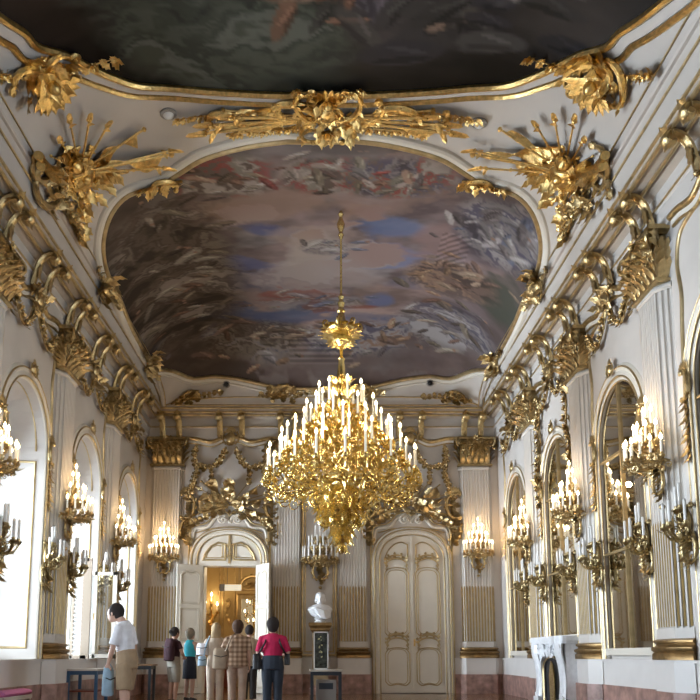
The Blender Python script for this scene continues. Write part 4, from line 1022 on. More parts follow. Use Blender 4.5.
# ================================================================= SCONCES
def flame_mesh():
    mb = MB(); mb.lathe([(.001, 0), (.022, .015), (.030, .04), (.020, .075), (.001, .115)], 7); return mb
flame_me = None
def candle_mesh(L, r_):
    mb = MB(); mb.lathe([(.001, 0), (r_, 0), (r_, L), (r_ * .4, L + .01), (.001, L + .02)], 8); return mb
def pan_arm(mb, p0, p1, sag, rad, r, leafs=3):
    p0, p1 = Vector(p0), Vector(p1); m = (p0 + p1) / 2
    pts = smoothpath([p0, p0.lerp(p1, .3) - VV * sag, p0.lerp(p1, .75) - VV * sag * .9, p1 - VV * .05, p1], 5)
    mb.tube(pts, rad, 5)
    out = (p1 - p0); out.y = 0; out.normalize()
    for k in range(leafs):
        q = pts[int(len(pts) * (k + 1) / (leafs + 1.2))]
        mb.leaf(q, out * .6 + VV * r.uniform(-.4, 1.), VV, rad * 9, rad * 2.6, .5, 2, 4)
    mb.scroll(p0.lerp(p1, .55) - VV * sag * .3, out, VV, sag * .75 + .02, 1.2, -PI / 2, rad * .8, 1, 12, 4)
    # cup with drip pan
    mb.lathe([(.001, -.03), (rad * 2.2, -.02), (rad * 3.6, .015), (rad * 3.8, .03), (rad * 2., .03), (rad * 2., .07), (rad * 1.4, .075)], 8, (0, 0, 0))
    k = len(mb.v) - 7 * 8
    mb.v[k:] = [(x + p1.x, z + p1.y, -y + p1.z) for x, y, z in mb.v[k:]]
def sconce(lit, burn=True):
    t = empty('candle_sconce'); r = random.Random(17 if lit else 18)
    mb = MB()
    if lit:
        for k in range(13): mb.leaf((r.uniform(-.06, .06), .0 - .045 * k, .04), d2(-PI / 2 + r.uniform(-.7, .7), .4), WW, .18, .05, .35)
        for sg in (-1, 1): cscroll(mb, (sg * .09, .15, .05), PI / 2, .30, .035, sg); cscroll(mb, (sg * .07, -.30, .05), PI / 2, .2, .028, -sg)
        mb.tube([(0, -.1, .06), (0, .35, .12), (0, .75, .2)], [.05, .045, .025], 7); flower(mb, (0, -.12, .12), .14, r, 7); mb.ball((0, -.72, .04), .05, 7, 5)
        tiers = [(.46, .0, 9, .115, .02), (.30, .28, 6, .3, .03), (.15, .55, 3, .5, .05)]
    else:
        for k in range(12): mb.leaf((r.uniform(-.07, .07), .1 - .05 * k, .05), d2(-PI / 2 + r.uniform(-.7, .7), .45), WW, .22, .05, .35)
        for sg in (-1, 1): cscroll(mb, (sg * .07, .08, .05), PI / 2, .24, .03, sg); cscroll(mb, (sg * .08, -.25, .04), PI / 2, .2, .028, -sg)
        mb.tube([(0, -.3, .05), (0, .1, .1), (0, .42, .16)], [.03, .035, .02], 6); flower(mb, (0, .05, .12), .1, r, 6)
        tiers = [(.27, .02, 4, .3, .02), (.10, .26, 2, .8, .05)]
    mb.build('backplate', GOLDD if lit else BRONZE, t, ang=60)
    if lit:
        mb = MB()
        ring = [(math.cos(a) * .44, -.06 + .02 * math.sin(a * 9), .08 + math.sin(a) * .44) for a in [PI * i / 24 for i in range(25)]]
        mb.tube(ring, .022, 5)
        for i, p in enumerate(ring):
            out = V(p[0], 0, p[2] - .08).normalized()
            mb.leaf(p, out * r.uniform(.2, 1) + VV * r.uniform(-.9, .9), out, .12, .04, .4, 2, 4)
            if i % 3 == 0: mb.scroll(V(*p) - VV * .06, out.cross(VV), VV, .07, 1.3, 0, .014, 1, 10, 4)
        mb.build('gallery_ring', GOLDD, t, ang=60)
    global flame_me
    cm = None
    for R_, z, n, L, _ in tiers:
        for i in range(n):
            a = PI * (i + .5) / n if n > 2 else PI * (.3 + .4 * i)
            p1 = V(math.cos(a) * R_, z, .10 + math.sin(a) * R_ * 1.0)
            mb = MB(); pan_arm(mb, (0, z - .05, .1), p1, .09 if lit else .13, .014 if lit else .016, r, 3); mb.build('arm', GOLDD if lit else BRONZE, t, ang=60)
            H = .20 if lit and burn else r.uniform(.28, .32)
            key = 'L' if lit else 'U'
            o = candle_mesh(H, .021 if lit else .022).build('candle', WAX if lit and burn else WAXD, t)
            o.matrix_basis = Matrix.Translation(p1 + VV * .06) @ Matrix.Rotation(-PI / 2, 4, 'X')
            if lit and burn:
                if flame_me is None: f = flame_mesh().build('flame', FLAME, o); flame_me = f.data
                else: f = bpy.data.objects.new('flame', flame_me); COL.objects.link(f); f.parent = o
                f.matrix_basis = Matrix.Translation((0, 0, H + .015))
    if lit and burn:
        c = o = candle_mesh(.2, .021).build('candle', WAX, t); o.matrix_basis = Matrix.Translation((0, .80, .2)) @ Matrix.Rotation(-PI / 2, 4, 'X')
        f = bpy.data.objects.new('flame', flame_me); COL.objects.link(f); f.parent = o; f.matrix_basis = Matrix.Translation((0, 0, .215))
    return t
def placesconce(proto, used, M, label, group, warm=0.):
    if not used: proto.matrix_world = M; o = proto
    else: o = copy_tree(proto, M)
    tag(o, label, 'wall sconce', group)
    if warm:
        l = bpy.data.lights.new('sconce_glow', 'POINT'); l.energy = warm; l.color = (1., .62, .30); l.shadow_soft_size = .05
        lo = bpy.data.objects.new('sconce_glow', l); COL.objects.link(lo); lo.location = M @ V(0, .60, .62)
SL = sconce(True); SU = sconce(False); used = False
SW = 22.
lits = [(MR(11.62, 3.80, .17), 'lit gilt candle sconce on the nearest right-hand pilaster beside the tall mirror'),
        (MR(15.4, 3.74, .17), 'lit gilt candle sconce on the right-hand pilaster just nearer than the fireplace'),
        (MR(19.2, 3.72, .17), 'lit gilt candle sconce on the right-hand pilaster beyond the fireplace'),
        (ML(11.55, 3.78, .17), 'lit gilt candle sconce cut by the left edge of the photo'),
        (ML(15.5, 3.70, .17), 'lit gilt candle sconce on the left wall above the blue-legged table'),
        (ML(19.2, 3.72, .17), 'lit gilt candle sconce on the left wall nearest the far corner'),
        (MBk(-4.47, 3.80, .17), 'lit gilt candle sconce on the end wall pilaster in the left corner'),
        (MBk(4.42, 3.92, .17), 'lit gilt candle sconce on the end wall pilaster right of the closed door')]
for M, lab in lits:
    placesconce(SL, used, M @ Matrix.Scale(.90, 4), lab, 'lit sconces', SW); used = True
used = False
for side, f in (('right', MR), ('left', ML)):
    for y, nm in ((11.8, 'nearest'), (15.5, 'second'), (19.2, 'third')):
        for dy, wh in ((-.72, 'near'), (.72, 'far')):
            placesconce(SU, used, f(y + dy, 2.74, .03), 'unlit bronze sconce low on %s side of %s pilaster, %s wall' % (wh, nm, side), 'unlit sconces'); used = True
SB = sconce(True, False); placesconce(SB, False, MBk(-.05, 3.72, .04) @ Matrix.Scale(1.08, 4), 'large unlit gilt sconce of white candles above the bust on the end wall', None)

# ================================================================= CHANDELIER
CXc, CYc = .38, 15.4
cz = lambda z: z
ch = empty('chandelier', Matrix.Translation((CXc, CYc, 0))); tag(ch, 'huge gilt chandelier with tiers of lit candles hanging from the ceiling painting', 'chandelier')
mb = MB(); mb.lathe([(.012, 7.9), (.022, 7.95), (.018, 9.30), (.03, 9.32), (.06, 9.4), (.035, 9.46), (.07, 9.55), (.085, 9.63), (.05, 9.72), (.03, 9.78), (.06, 9.84), (.03, 9.9), (.016, 9.94)], 10)
mb.lathe([(.03, 7.72), (.09, 7.78), (.05, 7.86), (.075, 7.95), (.04, 8.02), (.06, 8.08), (.02, 8.16)], 10); mb.build('suspension_rod', GOLDB, ch)
r = random.Random(200); mb = MB()
mb.lathe([(.05, 7.05), (.12, 7.15), (.20, 7.28), (.28, 7.40), (.22, 7.46), (.10, 7.55), (.06, 7.75)], 14)
for k in range(14):
    a = 2 * PI * k / 14; o_ = V(math.cos(a), math.sin(a), 0)
    mb.leaf(o_ * .12 + WW * 7.16, o_ * .8 + WW * .7, o_, .36, .09, .35, 3, 6); mb.leaf(o_ * .22 + WW * 7.40, o_ + WW * .8, o_, .2, .06, .6, 2, 5)
    if k % 2 == 0: mb.scroll(o_ * .33 + WW * 7.47, o_, WW, .09, 1.4, -PI / 2, .022, 1, 12, 5)
    mb.leaf(o_ * .14 + WW * 7.2, o_ * .6 - WW, o_, .2, .06, .5, 2, 5)
mb.build('leaf_crown', GOLDB, ch, ang=60)
mb = MB(); mb.lathe([(.14, 4.2), (.26, 4.35), (.20, 4.6), (.12, 4.9), (.18, 5.2), (.12, 5.4), (.16, 5.7), (.19, 5.95), (.12, 6.25), (.085, 6.5), (.055, 6.75), (.075, 6.79), (.035, 6.84), (.035, 7.08)], 16)
for z0, R0, n, L in ((6.25, .14, 8, .2), (6.0, .18, 9, .3), (5.6, .15, 9, .34), (5.2, .18, 10, .36), (4.8, .14, 10, .36)):
    for k in range(n):
        a = 2 * PI * k / n; o_ = V(math.cos(a), math.sin(a), 0); mb.leaf(o_ * R0 + WW * z0, o_ * .35 + WW, o_, L, .07, .45, 3, 6)
mb.build('stem', GOLDB, ch, ang=60)
# pendant basket
mb = MB(); mb.lathe([(.001, 2.93), (.05, 2.98), (.08, 3.06), (.05, 3.14), (.12, 3.22), (.17, 3.34), (.12, 3.44), (.20, 3.52), (.31, 3.68), (.43, 3.86), (.47, 4.0), (.38, 4.12), (.2, 4.25)], 18)
for z0, R0, n, L, dz in ((4.02, .46, 18, .34, -.9), (3.86, .43, 16, .34, -1.), (3.66, .31, 13, .30, -1.1), (3.46, .2, 10, .26, -1), (3.30, .16, 9, .24, -1.), (3.10, .08, 7, .18, -1)):
    for k in range(n):
        a = 2 * PI * (k + r.random() * .4) / n; o_ = V(math.cos(a), math.sin(a), 0); mb.leaf(o_ * R0 + WW * z0, o_ * .12 + WW * dz, o_, L, L * .26, .28, 3, 6)
for k in range(12):
    a = 2 * PI * k / 12; o_ = V(math.cos(a), math.sin(a), 0); mb.scroll(o_ * .50 + WW * 3.98, o_, WW, .15, 1.5, -PI / 2, .03, 1, 14, 5); mb.scroll(o_ * .34 + WW * 3.55, o_, WW, .12, 1.5, PI / 2, .024, -1, 14, 5)
mb.build('pendant_basket', GOLDB, ch, ang=60)
# arms and candles
CT = [(1.42, 4.50, 20, 0.), (1.16, 4.84, 16, .1), (.92, 5.12, 14, .25), (.68, 5.44, 10, .1), (.44, 5.78, 8, .2)]
CL = .36
cand_me = None
def rad_arm(R_, z, seed):
    """one S-shaped candle arm in the x-z plane, root on the stem"""
    mb = MB(); r = random.Random(seed)
    zr = 4.15 + (z - 4.5) * .95
    sag = .42 if R_ > 1 else .30
    pts = smoothpath([(.12, 0, zr + .15), (R_ * .30, 0, zr + .16), (R_ * .55, 0, z - sag * .75), (R_ * .82, 0, z - sag * .95), (R_ * 1.0, 0, z - sag * .45), (R_, 0, z - .05)], 5)
    n = len(pts); mb.tube(pts, [.024 - .009 * i / n for i in range(n)], 5)
    X, Z, Yv = V(1, 0, 0), V(0, 0, 1), V(0, 1, 0)
    for t, s_, w_ in ((.35, .16, 1), (.58, .17, -1), (.78, .14, 1), (.9, .11, -1)):
        q = pts[int(n * t)]; mb.scroll(q + Z * s_ * .4 * w_, X, Z, s_, 1.35, -PI / 2 * w_, .017, w_, 14, 4)
    for k in range(9):
        q = pts[int(n * (.2 + .78 * k / 9))]
        mb.leaf(q + Yv * r.uniform(-.04, .04), X * r.uniform(-.2, 1) + Z * r.uniform(-.9, 1) + Yv * r.uniform(-.8, .8), Z, r.uniform(.14, .24), r.uniform(.035, .055), .5, 2, 4)
    for k in range(3):
        q = pts[int(n * (.45 + .18 * k))]; mb.scroll(q + Yv * (.1 if k % 2 else -.1) - Z * .03, Yv, Z, .09, 1.2, 0, .013, 1, 10, 4)
    mb.leaf(pts[-4], -Z + X * .3, X, .22, .05, .4); mb.ball(pts[int(n * .82)] - Z * .06, .035, 6, 4)
    mb.lathe([(.02, z - .10), (.05, z - .05), (.075, z - .02), (.08, z), (.04, z), (.045, z + .05), (.035, z + .06)], 9, (R_, 0, 0))
    for k in range(7):
        a = 2 * PI * k / 7; o_ = V(math.cos(a), math.sin(a), 0); mb.leaf(V(R_, 0, z - .06) + o_ * .03, o_ + Z * .7, o_, .10, .03, .5, 1, 3)
    return mb
for ti, (R_, z, n, off) in enumerate(CT):
    arm_me = None
    for k in range(n):
        a = off + 2 * PI * k / n + r.uniform(-.04, .04)
        if arm_me is None: o = rad_arm(R_, z, 300 + ti).build('candle_arm', GOLDB, ch, ang=60); arm_me = o.data
        else: o = bpy.data.objects.new('candle_arm', arm_me); COL.objects.link(o); o.parent = ch
        o.matrix_basis = Matrix.Rotation(a, 4, 'Z')
        if cand_me is None: c = candle_mesh(CL, .022).build('candle', WAX, ch); cand_me = c.data
        else: c = bpy.data.objects.new('candle', cand_me); COL.objects.link(c); c.parent = ch
        dz = r.uniform(-.03, .05)
        c.matrix_basis = Matrix.Translation((R_ * math.cos(a), R_ * math.sin(a), z + .04 + dz))
        f = bpy.data.objects.new('flame', flame_me); COL.objects.link(f); f.parent = c; f.matrix_basis = Matrix.Translation((0, 0, CL + .01))
# openwork scroll basket between the arms
mb = MB()
for k in range(48):
    a = r.uniform(0, 2 * PI); t = r.random() ** .7; R_ = .25 + 1.2 * t; zc_ = 4.05 + (1 - t) * r.uniform(-.1, 1.2) + r.uniform(-.18, .22) * t
    o_ = V(math.cos(a), math.sin(a), 0); tn_ = V(-o_.y, o_.x, 0); p = o_ * R_ + WW * zc_
    if r.random() < .5: mb.scroll(p, tn_ if r.random() < .6 else o_, WW, r.uniform(.07, .14), 1.4, r.uniform(0, 6), .015, r.choice((-1, 1)), 11, 4)
    for q in range(2): mb.leaf(p, o_ * r.uniform(-.3, 1) + tn_ * r.uniform(-1, 1) + WW * r.uniform(-1, 1), WW + o_, r.uniform(.12, .22), r.uniform(.03, .05), .5, 2, 4)
for R_, z in ((.98, 4.30), (.62, 4.75)):
    ring = [(R_ * math.cos(2 * PI * i / 48), R_ * math.sin(2 * PI * i / 48), z + .03 * math.sin(i * 1.6)) for i in range(49)]; mb.tube(ring, .018, 5)
mb.build('scrollwork', GOLDB, ch, ang=60)

# ================================================================= FURNITURE
def part(mb, name, m, par, **k): return mb.build(name, m, par, **k)
def table(name, x0, x1, y0, y1, z, label, mtop, mleg, cat='table', shelf=False):
    cx, cy = (x0 + x1) / 2, (y0 + y1) / 2
    t = empty(name, Matrix.Translation((cx, cy, 0))); tag(t, label, cat)
    a, b = (x1 - x0) / 2, (y1 - y0) / 2
    mb = MB(); mb.box(-a, a, -b, b, z - .035, z); part(mb, 'tabletop', mtop, t, smooth=False)
    mb = MB(); mb.box(-a + .05, a - .05, -b + .05, b - .05, z - .11, z - .035); part(mb, 'apron', mleg, t, smooth=False)
    for sx in (-1, 1):
        for sy in (-1, 1):
            mb = MB(); mb.box(sx * (a - .06) - .028, sx * (a - .06) + .028, sy * (b - .06) - .028, sy * (b - .06) + .028, 0, z - .035); part(mb, 'leg', mleg, t, smooth=False)
    if shelf:
        mb = MB(); mb.box(-a + .06, a - .06, -b + .05, b - .05, .34, .37); part(mb, 'stretcher', mat('red_brown_rail', (.20, .05, .03), .5), t, smooth=False)
    return t
table('display_table', -4.98, -4.32, 16.1, 17.0, .78, 'pale-topped table with blue legs under the left-hand window', PALEW, BLUEP, shelf=True)
table('side_table', -4.45, -3.74, 18.3, 18.9, .85, 'dark slender table against the corner pilaster behind the man in white', WOOD, SLATE)
table('display_table', -.26, .42, 16.4, 17.0, .76, 'small dark-legged table carrying the framed panel in front of the bust', PALEW, SLATE)
# framed glittering panel on the small table
t = empty('glazed_display', Matrix.Translation((-.02, 16.75, .76))); tag(t, 'narrow upright glazed panel in a white frame standing on the small table', 'display panel')
mb = MB()
for a, b, c, d in ((-.15, -.125, 0, .76), (.125, .15, 0, .76), (-.15, .15, 0, .03), (-.15, .15, .735, .76)): mb.box(a, b, -.02, .02, c, d)
part(mb, 'frame', WHITEP, t, smooth=False)
mb = MB(); mb.box(-.126, .126, -.012, .012, .028, .737); part(mb, 'panel', mat('green_black_panel', (.045, .05, .04), .15, var=.9, scale=14), t, smooth=False)
mb = MB(); r = random.Random(1)
for k in range(13):
    mb.ball((r.uniform(-.05, .03), -.016, r.uniform(.25, .68)), r.uniform(.008, .02), 6, 4, (1.2, .3, 1))
part(mb, 'gilt_tassel', mat('tassel', (.62, .58, .30), .4), t)
t = empty('display_box', Matrix.Translation((.08, 16.7, 0))); tag(t, 'grey box with dark printed band standing under the small table', 'box')
mb = MB(); mb.box(-.2, .2, -.15, .15, 0, .56); part(mb, 'box_body', mat('grey_card', (.33, .31, .29), .6), t, smooth=False)
mb = MB(); mb.box(-.14, .14, -.155, -.15, .38, .50); part(mb, 'printed_band', SLATE, t, smooth=False)
# bust on its pedestal
t = empty('pedestal', Matrix.Translation((-.05, 22.85, 0))); tag(t, 'tall brown and gold pedestal carrying the white marble bust', 'pedestal')
mb = MB(); mb.box(-.29, .29, -.26, .30, 0, .16); mb.box(-.25, .25, -.22, .28, .16, .24); part(mb, 'plinth', MARBLE, t, smooth=False)
mb = MB(); mb.box(-.22, .22, -.19, .25, .24, 1.74); part(mb, 'shaft', mat('ochre_marble', (.36, .27, .16), .35, var=.25, scale=6), t, smooth=False)
mb = MB(); mb.rail([(-.22, .25), (-.22, -.19), (.22, -.19), (.22, .25)][::-1], [(0, 1.66), (.02, 1.70), (.05, 1.74), (.05, 1.78), (.10, 1.86), (.10, 1.93), (0, 1.93)], mode='plan')
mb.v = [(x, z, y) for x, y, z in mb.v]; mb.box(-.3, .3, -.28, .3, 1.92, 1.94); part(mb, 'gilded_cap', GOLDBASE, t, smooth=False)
def remesh(o, vox, it=4, fac=.5):
    m = o.modifiers.new('r', 'REMESH'); m.mode = 'VOXEL'; m.voxel_size = vox; m.use_smooth_shade = True
    s = o.modifiers.new('s', 'SMOOTH'); s.iterations = it; s.factor = fac
    dg = bpy.context.evaluated_depsgraph_get(); ev = o.evaluated_get(dg); me = bpy.data.meshes.new_from_object(ev)
    old = o.data; o.modifiers.clear(); o.data = me; bpy.data.meshes.remove(old)
    me.polygons.foreach_set('use_smooth', [True] * len(me.polygons)); return o
t = empty('marble_bust', Matrix.Translation((-.05, 22.82, 1.94)) @ Matrix.Diagonal((1.18, 1, 1, 1))); tag(t, 'white marble bust of a draped man on the tall pedestal', 'bust')
mb = MB(); mb.lathe([(.001, .16), (.15, .12), (.14, .10), (.10, .07), (.13, .03), (.14, .0), (.001, 0)][::-1], 14); part(mb, 'socle', MARBW, t)
mb = MB()
mb.tube([(0, 0, .12), (0, -.02, .22), (0, -.02, .36), (0, .0, .46), (0, 0, .52)], [(.09, .07), (.22, .12), (.30, .14), (.22, .10), (.07, .07)], 16, xd=U)
mb.tube([(0, 0, .46), (0, -.01, .62)], [.075, .07], 10); mb.ball((0, -.02, .70), .115, 14, 9, (.82, 1, 1.2)); mb.ball((0, .02, .74), .12, 12, 8, (.95, .95, 1.0))
mb.ball((0, -.135, .69), .025, 6, 4, (.8, 1, 1.5)); mb.ball((0, -.10, .61), .04, 6, 4)
for s_ in (-1, 1): mb.ball((s_ * .10, .02, .62), .05, 8, 6, (.7, 1, 1.6)); mb.ball((s_ * .105, 0, .69), .025, 6, 4)
for k in range(6):
    a = k / 5; mb.tube([(-.27 + .03 * k, -.02, .42 - .02 * k), (-.10 + .02 * k, -.17, .40 - .05 * k), (.08 + .01 * k, -.18, .33 - .045 * k), (.24, -.08, .36 - .04 * k)], .022, 6)
remesh(part(mb, 'figure', MARBW, t), .012, 2)

# fireplace
t = empty('fireplace', MR(17.45, 0, .02) @ Matrix.Diagonal((1.18, 1, .70, 1))); tag(t, 'white carved marble fireplace under an arched mirror on the right wall', 'fireplace')
mb = MB()
for sg in (-1, 1):
    mb.box(sg * .92 if sg < 0 else .58, sg * .58 if sg < 0 else .92, 0, .16, 0, .56)
    p = smoothpath([(sg * .76, .16, .44), (sg * .76, .5, .40), (sg * .76, .85, .44), (sg * .78, 1.10, .52), (sg * .78, 1.28, .50)], 6); mb.tube(p, [(.15, .09)] * len(p), 8, xd=U)
    mb.box(sg * .90 if sg < 0 else .62, sg * .62 if sg < 0 else .90, .16, 1.28, 0, .38)
    mb.scroll((sg * .78, 1.18, .55), V(sg, 0, 0), VV, .12, 1.4, 0, .04, 1); mb.scroll((sg * .78, .24, .50), V(sg, 0, 0), VV, .1, 1.4, 0, .03, -1)
lint = arch(.60, .0, .78, .30, 16, 2.4)
mb.prism([(-.66, 1.28), (-.66, .70)] + [(p[0], max(p[1], .70)) for p in lint[2:-2]] + [(.66, .70), (.66, 1.28)], .0, .44)
part(mb, 'surround', MARBW, t, ang=35)
mb = MB(); r = random.Random(6); cartouche(mb, (0, 1.12, .46), .17, r)
for sg in (-1, 1): cscroll(mb, (sg * .38, 1.16, .46), .2 * sg, .2, .03, 1); spray(mb, (sg * .2, 1.12, .45), 0 if sg > 0 else PI, .35, .12, r)
for k in range(14): mb.leaf((r.uniform(-.5, .5), 1.12 + r.uniform(-.08, .1), .45), d2(r.uniform(0, 6.3), .3), WW, .16, .045, .3)
part(mb, 'carved_frieze', MARBW, t, ang=60)
mb = MB(); top = smoothpath([(-1.02, .0, 0), (-1.02, .5, 0), (-.8, .64, 0), (-.4, .56, 0), (0, .62, 0), (.4, .56, 0), (.8, .64, 0), (1.02, .5, 0), (1.02, 0, 0)], 5)
for a, b, k in ((1.28, 1.33, .94), (1.33, 1.40, 1.), (1.40, 1.43, .97)):
    q = MB(); q.prism([(p.x * k, p.y * k) for p in top], a, b, 'plan'); mb.add(q.v, q.f)
part(mb, 'mantel_shelf', MARBW, t, smooth=False)
mb = MB(); mb.box(-.6, .6, 0.01, .95, .0, .30); part(mb, 'firebox', BLACK, t, smooth=False)
mb = MB(); mb.prism([(-.14, .02), (-.16, .62), (-.08, .84), (0, .92), (.08, .84), (.16, .62), (.14, .02)], .36, .39); part(mb, 'brass_screen', GOLDB, t, smooth=False)
mb = MB(); mb.rail(arch(.58, .02, .74, .28, 14), [(-.03, .36), (0, .40), (.03, .36)]); part(mb, 'brass_trim', GOLDM, t)

# casement opened inwards and a slatted shutter in the second window niche
t = empty('window_casement', Matrix.Translation((-5.55, 17.92, .99))); tag(t, 'white window casement swung open into the hall above the blue-legged table', 'window casement')
mb = MB()
for a, b, c, d in ((0, .07, 0, 1.86), (.98, 1.07, 0, 1.86), (0, 1.07, 0, .08), (0, 1.07, 1.79, 1.86), (.58, .64, 0, 1.86)): mb.box(a, b, -.03, .03, c, d)
part(mb, 'casement_frame', DOORW, t, smooth=False)
for a, b in ((.07, .58), (.64, .98)):
    mb = MB(); mb.box(a, b, -.004, .004, .08, 1.79); part(mb, 'pane', GLASS, t, smooth=False)
mb = MB(); mb.tube([(.6, -.03, .95), (.6, -.08, .95), (.6, -.08, .82)], .012, 6); part(mb, 'window_latch', GOLD, t)
t = empty('window_shutter', Matrix.Translation((-5.36, 17.62, .975))); tag(t, 'pale louvred window shutter standing in the left window niche with bright slats', 'shutter')
mb = MB()
for a, b, c, d in ((0, .05, 0, 2.15), (.22, .40, 0, 2.15), (0, .34, 0, .07), (0, .34, 2.08, 2.15)): mb.box(a, b, -.03, .03, c, d)
part(mb, 'shutter_frame', mat('taupe_paint', (.36, .29, .22), .5), t, smooth=False)
mb = MB()
for k in range(22):
    z = .10 + k * .09; mb.add([(.05, -.03, z), (.22, -.03, z), (.22, .03, z + .055), (.05, .03, z + .055), (.05, -.03, z + .012), (.22, -.03, z + .012), (.22, .03, z + .067), (.05, .03, z + .067)],
                              [(0, 1, 2, 3), (7, 6, 5, 4), (0, 4, 5, 1), (1, 5, 6, 2), (2, 6, 7, 3), (3, 7, 4, 0)])
part(mb, 'slats', WHITEP, t, smooth=False)
# bench with pink cushion at the left edge
t = empty('bench', Matrix.Translation((-4.86, 12.95, 0))); tag(t, 'low bench with pink cushion under the window at the left photo edge', 'bench')
mb = MB(); mb.box(-.16, .16, -.6, .6, .36, .42); part(mb, 'seat_board', PALEW, t, smooth=False)
for sx in (-1, 1):
    for sy in (-1, 1): mb = MB(); mb.box(sx * .12 - .03, sx * .12 + .03, sy * .54 - .03, sy * .54 + .03, 0, .36); part(mb, 'leg', PALEW, t, smooth=False)
mb = MB(); mb.tube([(0, -.6, .46), (0, -.57, .46), (0, .57, .46), (0, .6, .46)], [(.10, .02), (.17, .055), (.17, .055), (.10, .02)], 14, xd=U); part(mb, 'cushion', mat('pink_cloth', (.62, .18, .36), .8), t)

# ================================================================= ROOM BEYOND THE OPEN DOOR
OCH = mat('ochre_wall', (.56, .42, .20), .5, var=.06, scale=2)
def sbox(name, m, *b): mb = MB(); mb.box(*b); return struct(mb.build(name, m, smooth=False))
YR = 28.4
mb = MB(); hole = [(-2.80, 0), (-2.80, 3.0), (-1.70, 3.0), (-1.70, 0)]
mb.add(*holed([(-6, 0), (-2.8, 0), (-2.8, 3.0), (-1.7, 3.0), (-1.7, 0), (1, 0), (1, 5), (-6, 5)], []))
o = struct(mb.build('wall_beyond', OCH, M=cols((1, 0, 0), (0, 0, 1), (0, -1, 0), (0, YR, 0)), smooth=False))
sbox('wall_beyond_left', OCH, -5.2, -5.0, 23.9, 34, 0, 5); sbox('wall_beyond_right', OCH, .6, .8, 23.9, 34, 0, 5); sbox('ceiling_beyond', CEIL, -5.2, .8, 23.35, 34, 4.9, 5.1)
sbox('floor_beyond', PARQUET, -5.2, .8, D, 34, -.1, -.001); sbox('wall_beyond_far', mat('pale_silk', (.62, .56, .44), .5), -5.2, .8, 33, 33.2, 0, 5)
sbox('wall_beyond_near_left', OCH, -5.2, DL - .72, D + .55, D + .65, 0, 5); sbox('wall_beyond_near_right', OCH, DL + .78, .8, D + .55, D + .65, 0, 5); sbox('wall_beyond_near_top', OCH, DL - .75, DL + .8, D + .55, D + .65, 3.6, 5)
tr = trim(cols((1, 0, 0), (0, 0, 1), (0, -1, 0), (0, YR, 0))); mb = MB()
mb.rail([(-2.80, 0), (-2.80, 3.0), (-1.70, 3.0), (-1.70, 0)], [(-.02, 0), (-.02, .05), (.10, .08), (.16, .03), (.16, 0)]); mb.build('door_architrave', GOLDM, tr)
mb = MB(); mb.rail([(-3.42, .9), (-3.42, 4.4), (-3.02, 4.4), (-3.02, .9)], hr(.03, .03), closed=True); mb.rail([(-4.9, .9), (-4.9, 4.4), (-3.55, 4.4), (-3.55, .9)], hr(.03, .03), closed=True); mb.rail([(-2.8, 3.3), (-2.8, 4.4), (-1.7, 4.4), (-1.7, 3.3)], hr(.03, .03), closed=True)
r = random.Random(4); cscroll(mb, (-2.5, 3.55, .03), .4, .3, .04); spray(mb, (-2.75, 3.4, .03), .2, .8, .2, r)
for k in range(10): mb.leaf((-3.22, 3.0 - .08 * k, .03), d2(-PI / 2 + r.uniform(-.8, .8), .3), WW, .2, .06, .3)
mb.build('gilded_panel', GOLDM, tr)
mb = MB(); mb.box(-4.99, -2.82, 0, .8, 0, .04); mb.build('wainscot', mat('dark_red_wainscot', (.22, .05, .04), .5), tr, smooth=False)
t = empty('candelabrum', cols((1, 0, 0), (0, 0, 1), (0, -1, 0), (-3.80, YR - .02, 2.35))); tag(t, 'three-light gilt wall candelabrum glowing in the ochre room beyond', 'wall sconce')
mb = MB()
for k in range(8): mb.leaf((0, .1 - .06 * k, .03), d2(-PI / 2 + r.uniform(-.6, .6), .4), WW, .2, .05, .3)
mb.tube([(0, -.1, .04), (0, .2, .1), (0, .45, .12)], .02, 6); part(mb, 'backplate', GOLD, t)
for x, y in ((-.20, .22), (0, .48), (.20, .15)):
    mb = MB(); pan_arm(mb, (0, .05, .06), (x, y, .16), .08, .014, r, 2); part(mb, 'arm', GOLD, t)
    c = candle_mesh(.16, .02).build('candle', WAX, t); c.matrix_basis = Matrix.Translation((x, y + .06, .16)) @ Matrix.Rotation(-PI / 2, 4, 'X')
    f = bpy.data.objects.new('flame', flame_me); COL.objects.link(f); f.parent = c; f.matrix_basis = Matrix.Translation((0, 0, .175)) @ Matrix.Scale(1.3, 4)
t = empty('crystal_chandelier', Matrix.Translation((-2.55, 31, 0))); tag(t, 'sparkling crystal chandelier seen through the second doorway beyond', 'chandelier')
mb = MB(); mb.tube([(0, 0, 3.4), (0, 0, 4.9)], .015, 5); mb.lathe([(.02, 1.9), (.06, 2.1), (.04, 2.5), (.07, 2.9), (.03, 3.4)], 10); part(mb, 'stem', GOLDB, t)
mb = MB()
for k in range(130):
    a = r.uniform(0, 6.3); z = r.uniform(1.8, 3.2); q = .35 * math.sin((z - 1.6) / 1.8 * PI); mb.ball((q * math.cos(a), q * math.sin(a), z), r.uniform(.02, .045), 5, 3)
part(mb, 'crystals', mat('crystal', (1, .85, .6), .1, .8), t)
for k in range(8):
    a = k * PI / 4; f = bpy.data.objects.new('flame', flame_me); COL.objects.link(f); f.parent = t; f.matrix_basis = Matrix.Translation((.36 * math.cos(a), .36 * math.sin(a), 2.3 + .35 * (k % 3))) @ Matrix.Scale(1.2, 4)
t = empty('exit_sign', Matrix.Translation((-2.72, 24.35, 3.04))); tag(t, 'pale lit hanging sign with grey end box inside the open doorway', 'sign')
mb = MB(); mb.box(-.17, .32, -.03, .03, -.09, .09); part(mb, 'sign_panel', mat('sign_light', (.85, .80, .66), .5, emis=(1, .92, .7), estr=.55), t, smooth=False)
